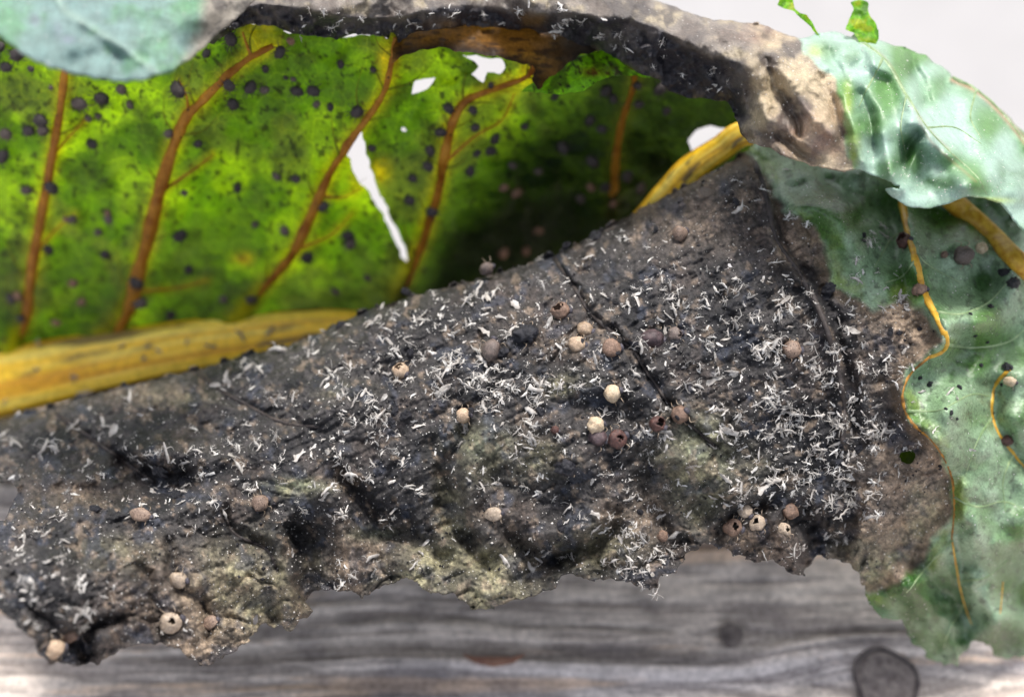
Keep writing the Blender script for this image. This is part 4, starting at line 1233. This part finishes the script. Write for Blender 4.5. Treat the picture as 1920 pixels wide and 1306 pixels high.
# ---- dark aphids on the green back blade
m_aph = [mummy_material('grey_aphid_%s' % k, a, b, 0.7, 0.0, 0.7) for k, a, b in
         (('dark', lin(46, 41, 42), lin(88, 79, 77)), ('mid', lin(78, 68, 63), lin(126, 111, 104)), ('tan', lin(124, 92, 74), lin(164, 128, 104)))]
def aphid_mesh(kind, seed):
    r_ = np.random.default_rng(seed)
    pv, pf_ = ball(16, 10, 1.0 + 0.2 * r_.random(), 0.9, 0.7, None, 0.04, seed)
    parts = [(pv, pf_)]
    for k in range(11):
        a = 2 * math.pi * (k + r_.random() * 0.7) / 11
        l = 1.25 + 0.6 * r_.random()
        c, s = math.cos(a), math.sin(a)
        parts.append(thin([(c * 0.85, s * 0.8, -0.1), (c * l * 0.9, s * l * 0.85, 0.25), (c * l * 1.05 + 0.2 * r_.normal() * 0.5, s * l, -0.25)], 0.085))
    v, f = merge(parts)
    me = bpy.data.meshes.new('aphid')
    me.from_pydata((v * MM).tolist(), [], f)
    me.polygons.foreach_set('use_smooth', np.ones(len(me.polygons), bool))
    me.materials.append(m_aph[kind])
    return me
aph_me = [[aphid_mesh(k, 10 * k + s) for s in range(4)] for k in range(3)]
AD = [(34, 103, 14), (12, 125, 13), (3, 88, 11), (190, 182, 14), (338, 170, 16), (55, 245, 13), (82, 225, 14), (175, 269, 13), (5, 295, 13), (97, 348, 14), (390, 100, 11), (435, 75, 17), (525, 96, 13), (430, 160, 14), (467, 165, 12), (438, 192, 14), (556, 170, 13), (586, 169, 14),
      (557, 335, 10), (668, 210, 12), (697, 278, 9), (840, 203, 12), (885, 205, 11), (889, 238, 10), (825, 247, 12), (808, 280, 13), (803, 310, 13), (985, 236, 10), (927, 257, 12), (917, 281, 11), (892, 287, 8), (775, 335, 9), (1055, 275, 13), (1108, 223, 10), (1135, 170, 12), (1195, 160, 11), (1235, 165, 13),
      (1150, 185, 9), (1195, 195, 11), (770, 375, 12), (880, 320, 11), (258, 530, 13), (335, 440, 14), (200, 475, 12), (90, 465, 12), (25, 560, 13), (355, 505, 10), (320, 590, 11), (472, 560, 10), (575, 480, 12), (650, 440, 12), (605, 385, 12), (445, 350, 9), (498, 127, 9), (1250, 205, 9), (810, 395, 12), (1110, 300, 13), (1175, 330, 12), (1135, 350, 10),
      (372, 268, 9), (620, 200, 9), (165, 128, 8), (1130, 240, 10), (40, 595, 10), (540, 600, 8), (640, 120, 8), (700, 130, 7), (920, 160, 7), (1040, 178, 8), (60, 130, 6), (535, 145, 6)]
AM = [(152, 193, 13), (228, 164, 12), (15, 250, 15), (317, 250, 11), (50, 355, 12), (85, 242, 12), (495, 168, 9), (205, 410, 9), (345, 360, 8), (265, 565, 14), (185, 435, 10), (245, 195, 9), (165, 220, 8), (185, 217, 8), (97, 165, 6), (595, 195, 7), (655, 455, 11), (535, 430, 10), (420, 560, 9), (135, 410, 8), (550, 148, 6), (480, 420, 8), (690, 520, 9), (960, 310, 9), (1200, 350, 11), (1090, 370, 10), (1010, 320, 9), (520, 330, 8), (630, 545, 8)]
AT = [(137, 530, 9), (155, 565, 8), (105, 603, 8), (203, 400, 7), (945, 350, 10), (968, 360, 9), (1108, 350, 9), (985, 470, 9), (943, 472, 9), (35, 553, 9), (125, 410, 7), (500, 127, 6), (545, 78, 9), (495, 603, 8), (1010, 430, 8), (1150, 380, 8)]
for kind, lst, lab, grp in ((0, AD, 'dark grey-black round aphid husk on the green standing blade', 'dark aphid husks on the green blade'),
                            (1, AM, 'dull grey-brown aphid husk on the green standing blade', 'grey-brown aphid husks on the green blade'),
                            (2, AT, 'small tan aphid husk on the green standing blade', 'tan aphid husks on the green blade')):
    for i, (px, py, r) in enumerate(lst):
        p, x, y, n = frame(px, py, back_depth, 6)
        rad = 0.9 * r * random.uniform(0.85, 1.15) * K * float(back_depth(np.array([px]), np.array([py]))[0])
        o = bpy.data.objects.new('aphid_husk', aph_me[kind][i % 4])
        COL.objects.link(o)
        place(o, p + n * rad * 0.45, x, y, n, random.uniform(0, 6.28), rad)
        tag(o, lab, 'aphid', grp)

# ---- shed skins
def skin_mesh(seed):
    r_ = np.random.default_rng(seed)
    if seed % 4 == 1:        # torn, crumpled flake
        nx_, ny_ = 6, 4
        gx_, gy_ = np.meshgrid(np.linspace(-0.45, 0.45, nx_), np.linspace(-0.13, 0.13, ny_))
        gy_ = gy_ * (1 - 1.6 * gx_ ** 2) + r_.uniform(-0.5, 0.5) * gx_ ** 2
        v_ = np.stack([gx_, gy_, 0.14 - r_.uniform(-1, 3) * gy_ ** 2 * 2 + r_.uniform(-0.3, 0.3) * gx_], -1).reshape(-1, 3) + r_.normal(0, 0.035, (nx_ * ny_, 3))
        f_ = [[j * nx_ + i, j * nx_ + i + 1, (j + 1) * nx_ + i + 1, (j + 1) * nx_ + i] for j in range(ny_ - 1) for i in range(nx_ - 1)]
        return v_, f_
    L = 1.0
    n = 7
    t = np.linspace(-0.5, 0.5, n)
    bend = r_.uniform(-0.7, 0.7)
    lift = r_.uniform(-0.1, 0.4)
    P = np.stack([t, bend * (t ** 2 - 0.1) + 0.04 * r_.normal(size=n), 0.12 + lift * (t + 0.5) * 0.7 + 0.03 * r_.normal(size=n)], -1)
    prof = np.array([0.03, 0.085, 0.12, 0.135, 0.115, 0.075, 0.03]) * r_.uniform(0.5, 1.0) * (1 + 0.3 * r_.normal(size=n))
    parts = [sweep(P, np.abs(prof) + 0.015, 6, r_.uniform(0.4, 0.8))]
    for k in range(r_.integers(1, 4) if seed % 5 < 2 else r_.integers(4, 8)):
        s = 1 if k % 2 else -1
        a = r_.uniform(-0.15, 0.42)
        b = np.array([a, bend * (a * a - 0.1) + s * 0.07, 0.12 + lift * (a + 0.5) * 0.7])
        o = r_.uniform(0.14, 0.34)
        m = b + np.array([r_.uniform(-0.2, 0.2), s * o, r_.uniform(0.0, 0.22)])
        e = m + np.array([r_.uniform(-0.3, 0.2), s * r_.uniform(0.0, 0.26), r_.uniform(-0.25, 0.05)])
        q = smooth_line([b, m, e], 5)
        parts.append(sweep(q, np.linspace(0.024, 0.013, 5), 3, cap=False))
    for s in (-1, 1):
        if r_.random() < (0.7 if seed % 5 >= 2 else 0.1):
            b = np.array([0.47, s * 0.02 + bend * 0.12, 0.12 + lift * 0.65])
            q = smooth_line([b, b + [0.2, s * 0.12, 0.1], b + [r_.uniform(-0.1, 0.35), s * 0.34, r_.uniform(-0.1, 0.2)]], 5)
            parts.append(sweep(q, np.linspace(0.024, 0.012, 5), 3, cap=False))
    return merge(parts)

m_skin = plain_material('shed_skin', lin(120, 110, 102), lin(246, 243, 238), 800, 0.45, 0.4, 0.03, transl=0.12, objrand=0.3)
NV = 36
skins = [skin_mesh(300 + k) for k in range(NV)]
skin_me = []
for v, f in skins:
    me = bpy.data.meshes.new('shed_skin')
    me.from_pydata((v * MM).tolist(), [], f)
    me.polygons.foreach_set('use_smooth', np.ones(len(me.polygons), bool))
    me.materials.append(m_skin)
    skin_me.append(me)
DENS = [(1330, 655, 130, 45, 150), (1440, 860, 100, 55, 190), (1500, 760, 80, 55, 90), (985, 715, 100, 60, 160), (880, 690, 110, 50, 120), (800, 590, 80, 30, 75), (700, 705, 80, 50, 75), (560, 720, 80, 36, 40), (600, 830, 80, 40, 50), (390, 860, 100, 45, 60),
        (130, 840, 110, 50, 80), (50, 1040, 45, 50, 60), (110, 1130, 60, 45, 60), (1190, 985, 40, 45, 75), (1195, 1060, 32, 22, 45), (1000, 960, 70, 50, 22), (780, 960, 80, 50, 35), (650, 1050, 60, 40, 22), (880, 1030, 70, 40, 14), (1150, 550, 100, 40, 55), (1330, 545, 70, 35, 30),
        (960, 545, 50, 22, 18), (1060, 810, 110, 60, 70), (1230, 850, 90, 50, 36), (1610, 820, 50, 80, 70), (1660, 670, 36, 30, 16), (1455, 430, 22, 80, 16), (1100, 450, 60, 24, 18), (1555, 930, 45, 40, 60), (740, 790, 80, 50, 60), (300, 710, 120, 20, 14), (520, 960, 70, 26, 22),
        (250, 1010, 60, 30, 10), (1280, 430, 80, 40, 9), (1620, 560, 60, 40, 16), (1470, 560, 60, 40, 25), (1550, 680, 40, 50, 30), (500, 650, 80, 18, 22), (620, 620, 50, 14, 22), (450, 1190, 100, 30, 10), (1650, 480, 50, 50, 10), (1190, 1090, 26, 14, 18), (1760, 760, 40, 80, 6), (330, 940, 40, 10, 14)]
cand = []
for x, y, sx, sy, nn in DENS:
    xs = rng.normal(x, sx, nn); ys = rng.normal(y, sy, nn)
    keepn = int(nn * (1.0 if x > 1280 else 0.75))
    # skins lie in loose heaps
    hx = xs[rng.integers(0, max(2, nn // 5), nn)] + rng.normal(0, 15, nn); hy = ys[rng.integers(0, max(2, nn // 5), nn)] + rng.normal(0, 10, nn)
    pick = rng.integers(0, max(2, nn // 5), nn)
    hx = xs[pick] + rng.normal(0, 14, nn); hy = ys[pick] + rng.normal(0, 10, nn)
    far = rng.random(nn) < 0.5
    xs = np.where(far, xs, hx); ys = np.where(far, ys, hy)
    cand += list(zip(xs[:keepn], ys[:keepn]))
cand = np.array(cand)
ok = inside(cand[:, 0], cand[:, 1], np.array(CREST + [(1420, 290), (1500, 330), (1700, 400), (1980, 500)] + BOTTOM)) & (cand[:, 0] > -30)
for hh in FRONT_HOLES:
    ok &= ~inside(cand[:, 0], cand[:, 1], hh)
cand = cand[ok]
mp = np.array([(m[0], m[1], m[2]) for m in M])
dd = np.sqrt((cand[:, None, 0] - mp[None, :, 0]) ** 2 + (cand[:, None, 1] - mp[None, :, 1]) ** 2) - mp[None, :, 2]
cand = cand[dd.min(1) > 0]
rim_c = np.stack([rng.uniform(560, 1370, 70), np.zeros(70)], -1)
cl = smooth_line([(560, 40), (700, 46), (850, 22), (1000, 34), (1130, 64), (1250, 115), (1370, 150)], 200)
rim_c[:, 1] = np.interp(rim_c[:, 0], cl[:, 0], cl[:, 1]) + rng.normal(0, 16, 70)
rib_c = []
size = np.clip(rng.lognormal(math.log(16.0), 0.38, len(cand)), 7, 40)
e = 5.0
def frames(X, Y, dfn):
    P = at(X, Y, dfn(X, Y))
    A = at(X + e, Y, dfn(X + e, Y)) - at(X - e, Y, dfn(X - e, Y))
    B = at(X, Y + e, dfn(X, Y + e)) - at(X, Y - e, dfn(X, Y - e))
    N = np.cross(B, A); N /= np.linalg.norm(N, axis=1)[:, None]
    s = np.sign(N @ np.array([0, -CP, SP])); N *= s[:, None]
    N = N + 0.4 * np.array([0, -CP, SP]); N /= np.linalg.norm(N, axis=1)[:, None]
    X_ = A - N * (A * N).sum(1)[:, None]; X_ /= np.linalg.norm(X_, axis=1)[:, None]
    return P, X_, np.cross(N, X_), N
order = np.argsort(-size)
cand = cand[order]; size = size[order]
P, AX, AY, AN = frames(cand[:, 0], cand[:, 1], front_depth)
depth_c = front_depth(cand[:, 0], cand[:, 1])
GS = 'white shed aphid skins on the rotten blade'
stuffV, stuffF, off = [], [], 0
def skin_matrix(k, P, AX, AY, AN, sc):
    tilt = rng.normal(0, 0.25)
    M3 = Matrix(((AX[k][0], AY[k][0], AN[k][0]), (AX[k][1], AY[k][1], AN[k][1]), (AX[k][2], AY[k][2], AN[k][2])))
    M3 = M3 @ Matrix.Rotation(rng.uniform(0, 6.283), 3, 'Z') @ Matrix.Rotation(tilt, 3, 'Y') @ Matrix.Rotation(rng.normal(0, 0.4), 3, 'X')
    return M3
for k in range(len(cand)):
    sc = size[k] * K * depth_c[k]
    M3 = skin_matrix(k, P, AX, AY, AN, sc)
    pos = P[k] + AN[k] * 0.02 * sc
    if k < 300:
        o = bpy.data.objects.new('shed_skin', skin_me[k % NV])
        COL.objects.link(o)
        M4 = M3.to_4x4(); M4.translation = Vector((pos * MM).tolist())
        o.matrix_world = M4 @ Matrix.Diagonal((sc, sc * rng.uniform(0.7, 1.25), sc * rng.uniform(0.7, 1.2), 1))
        tag(o, 'larger curled white shed aphid skin on the blackened leaf', 'shed skin', GS)
    else:
        v, f = skins[k % NV]
        stuffV.append((v * sc) @ np.array(M3).T + pos)
        stuffF += [[i + off for i in q] for q in f]
        off += len(v)
for dfn, pts, sz in ((rim_depth, rim_c, 17),):
    P, AX, AY, AN = frames(pts[:, 0], pts[:, 1], dfn)
    dc = dfn(pts[:, 0], pts[:, 1])
    for k in range(len(pts)):
        sc = sz * rng.uniform(0.7, 1.3) * K * dc[k]
        v, f = skins[k % NV]
        stuffV.append((v * sc) @ np.array(skin_matrix(k, P, AX, AY, AN, sc)).T + P[k])
        stuffF += [[i + off for i in q] for q in f]; off += len(v)
o = mesh_obj('shed_skin_litter', np.concatenate(stuffV), stuffF, m_skin)
tag(o, 'countless tiny white shed aphid skins scattered over the rotten leaf', 'shed skins', kind='stuff')

# skins caught on the midrib and the green blade
m_greyskin = plain_material('grey_skin', lin(120, 112, 112), lin(176, 168, 164), 600, 0.5, 0.3, 0.05, transl=0.2)
def rib_depth(X, Y):
    s = smooth_line(RIB[:6], 60)
    return np.interp(X, s[:, 0], s[:, 2] - 0.40 * s[:, 3] * s[:, 2] * K)
RS = [(160, 735, 34), (150, 752, 26), (70, 640, 18), (230, 650, 20), (278, 648, 18), (300, 658, 20), (455, 628, 34), (505, 622, 22), (270, 672, 18), (12, 750, 18), (398, 645, 26), (140, 705, 24), (70, 690, 22), (350, 640, 16)]
pts = np.array(RS, float)
P, AX, AY, AN = frames(pts[:, 0], pts[:, 1], rib_depth)
for k in range(len(pts)):
    sc = pts[k, 2] * K * 238
    me = skin_me[k % NV].copy(); me.materials[0] = m_greyskin
    o = bpy.data.objects.new('shed_skin', me); COL.objects.link(o)
    M4 = skin_matrix(k, P, AX, AY, AN, sc).to_4x4(); M4.translation = Vector((P[k] * MM).tolist())
    o.matrix_world = M4 @ Matrix.Diagonal((sc, sc, sc, 1))
    tag(o, 'greyish shed aphid skin lying on the yellow midrib', 'shed skin', 'grey shed skins on the midrib')

# ---- powdery specks
def specks(name, pts, dfn, rpx, mat, label):
    P, AX, AY, AN = frames(pts[:, 0], pts[:, 1], dfn)
    oc = np.array([[1, 0, 0], [-1, 0, 0], [0, 1, 0], [0, -1, 0], [0, 0, 1], [0, 0, -1]], float)
    of = np.array([[0, 2, 4], [2, 1, 4], [1, 3, 4], [3, 0, 4], [2, 0, 5], [1, 2, 5], [3, 1, 5], [0, 3, 5]])
    n = len(pts)
    r = (rpx * K * 195)[:, None, None]
    V = P[:, None, :] + oc[None] * r * rng.uniform(0.6, 1.4, (n, 6, 1))
    F = (of[None] + (np.arange(n) * 6)[:, None, None]).reshape(-1, 3)
    o = mesh_obj(name, V.reshape(-1, 3), F, mat, None, True)
    tag(o, label, 'specks', kind='stuff')
m_speck = plain_material('pale_dust', lin(190, 184, 178), lin(240, 236, 230), 900, 0.5, 0.4, 0.02)
n = 9000
xs = rng.uniform(-20, 1780, n); ys = rng.uniform(300, 1240, n)
okp = inside(xs, ys, np.array(CREST + [(1420, 290)] + [(q[0], q[1]) for q in ROT[2:24]] + [b_ for b_ in BOTTOM if b_[0] < 1640]))
for hh in FRONT_HOLES: okp &= ~inside(xs, ys, hh)
pts = np.stack([xs, ys], -1)[okp]
specks('dust_specks', pts, front_depth, np.clip(rng.lognormal(0.0, 0.4, len(pts)), 0.5, 2.8), m_speck, 'fine pale dust specks sprinkled over the rotten blade')
m_grit = plain_material('black_grit', lin(20, 20, 24), lin(48, 46, 50), 900, 0.6, 0.3, 0.02)
n2_ = 5000
xs = rng.uniform(-20, 1780, n2_); ys = rng.uniform(300, 1240, n2_)
okp = inside(xs, ys, np.array(CREST + [(1420, 290)] + [(q[0], q[1]) for q in ROT[2:24]] + [b_ for b_ in BOTTOM if b_[0] < 1640]))
okp &= fbm(xs, ys, 60, 3, 241) > 0
for hh in FRONT_HOLES: okp &= ~inside(xs, ys, hh)
pts = np.stack([xs, ys], -1)[okp]
specks('black_grit', pts, front_depth, np.clip(rng.lognormal(0.7, 0.4, len(pts)), 1, 5), m_grit, 'fine black grit scattered between the shed skins')
n = 700
xs = rng.uniform(1390, 1900, n); ys = rng.uniform(60, 380, n)
okp = inside(xs, ys, np.array(RIM_TOP + RIM_LOW))
pts = np.stack([xs, ys], -1)[okp]
specks('dust_specks', pts, rim_depth, np.clip(rng.lognormal(0.0, 0.35, len(pts)), 0.5, 2.2), m_speck, 'fine pale dust specks sprinkled over the folded green lobe')

# ---- black debris clumps
DEB = [(742, 770, 8), (885, 770, 7), (1012, 770, 8), (945, 660, 9), (770, 660, 7), (1195, 645, 6), (760, 780, 10), (735, 792, 9), (1060, 460, 9), (1118, 445, 14), (575, 762, 8), (350, 905, 12), (300, 880, 14), (330, 930, 12), (1268, 640, 7), (1050, 985, 8), (1200, 960, 6), (1555, 540, 12), (1548, 560, 9), (905, 745, 7), (1480, 720, 8), (1610, 840, 9), (1230, 430, 6), (640, 610, 9), (760, 545, 9), (1220, 875, 6), (180, 955, 8), (1380, 380, 7), (1890, 690, 9), (1900, 530, 12), (1885, 510, 9), (1560, 955, 8)] + [(int(a), int(b), int(c)) for a, b, c in zip(rng.uniform(1600, 1900, 26), rng.uniform(400, 820, 26), rng.uniform(3, 6, 26)) if a > 1600 + 0.25 * (b - 400)]
debm = []
for k in range(4):
    v, f = ball(14, 9, 1.2, 0.9, 0.7, None, 0, 400 + k)
    v = v * (1 + 0.45 * noise3(v * 2.4 + k * 5))[:, None]
    me = bpy.data.meshes.new('debris_clump'); me.from_pydata((v * MM).tolist(), [], f); me.materials.append(m_blk)
    debm.append(me)
for k, (px, py, r) in enumerate(DEB):
    p, x, y, n = frame(px, py, front_depth, 7)
    o = bpy.data.objects.new('debris_clump', debm[k % 4]); COL.objects.link(o)
    rad = r * K * 196
    place(o, p + n * rad * 0.35, x, y, n, random.uniform(0, 6.28), rad)
    tag(o, 'small blue-black crumb of debris on the leaf', 'debris', 'black crumbs on the leaf')
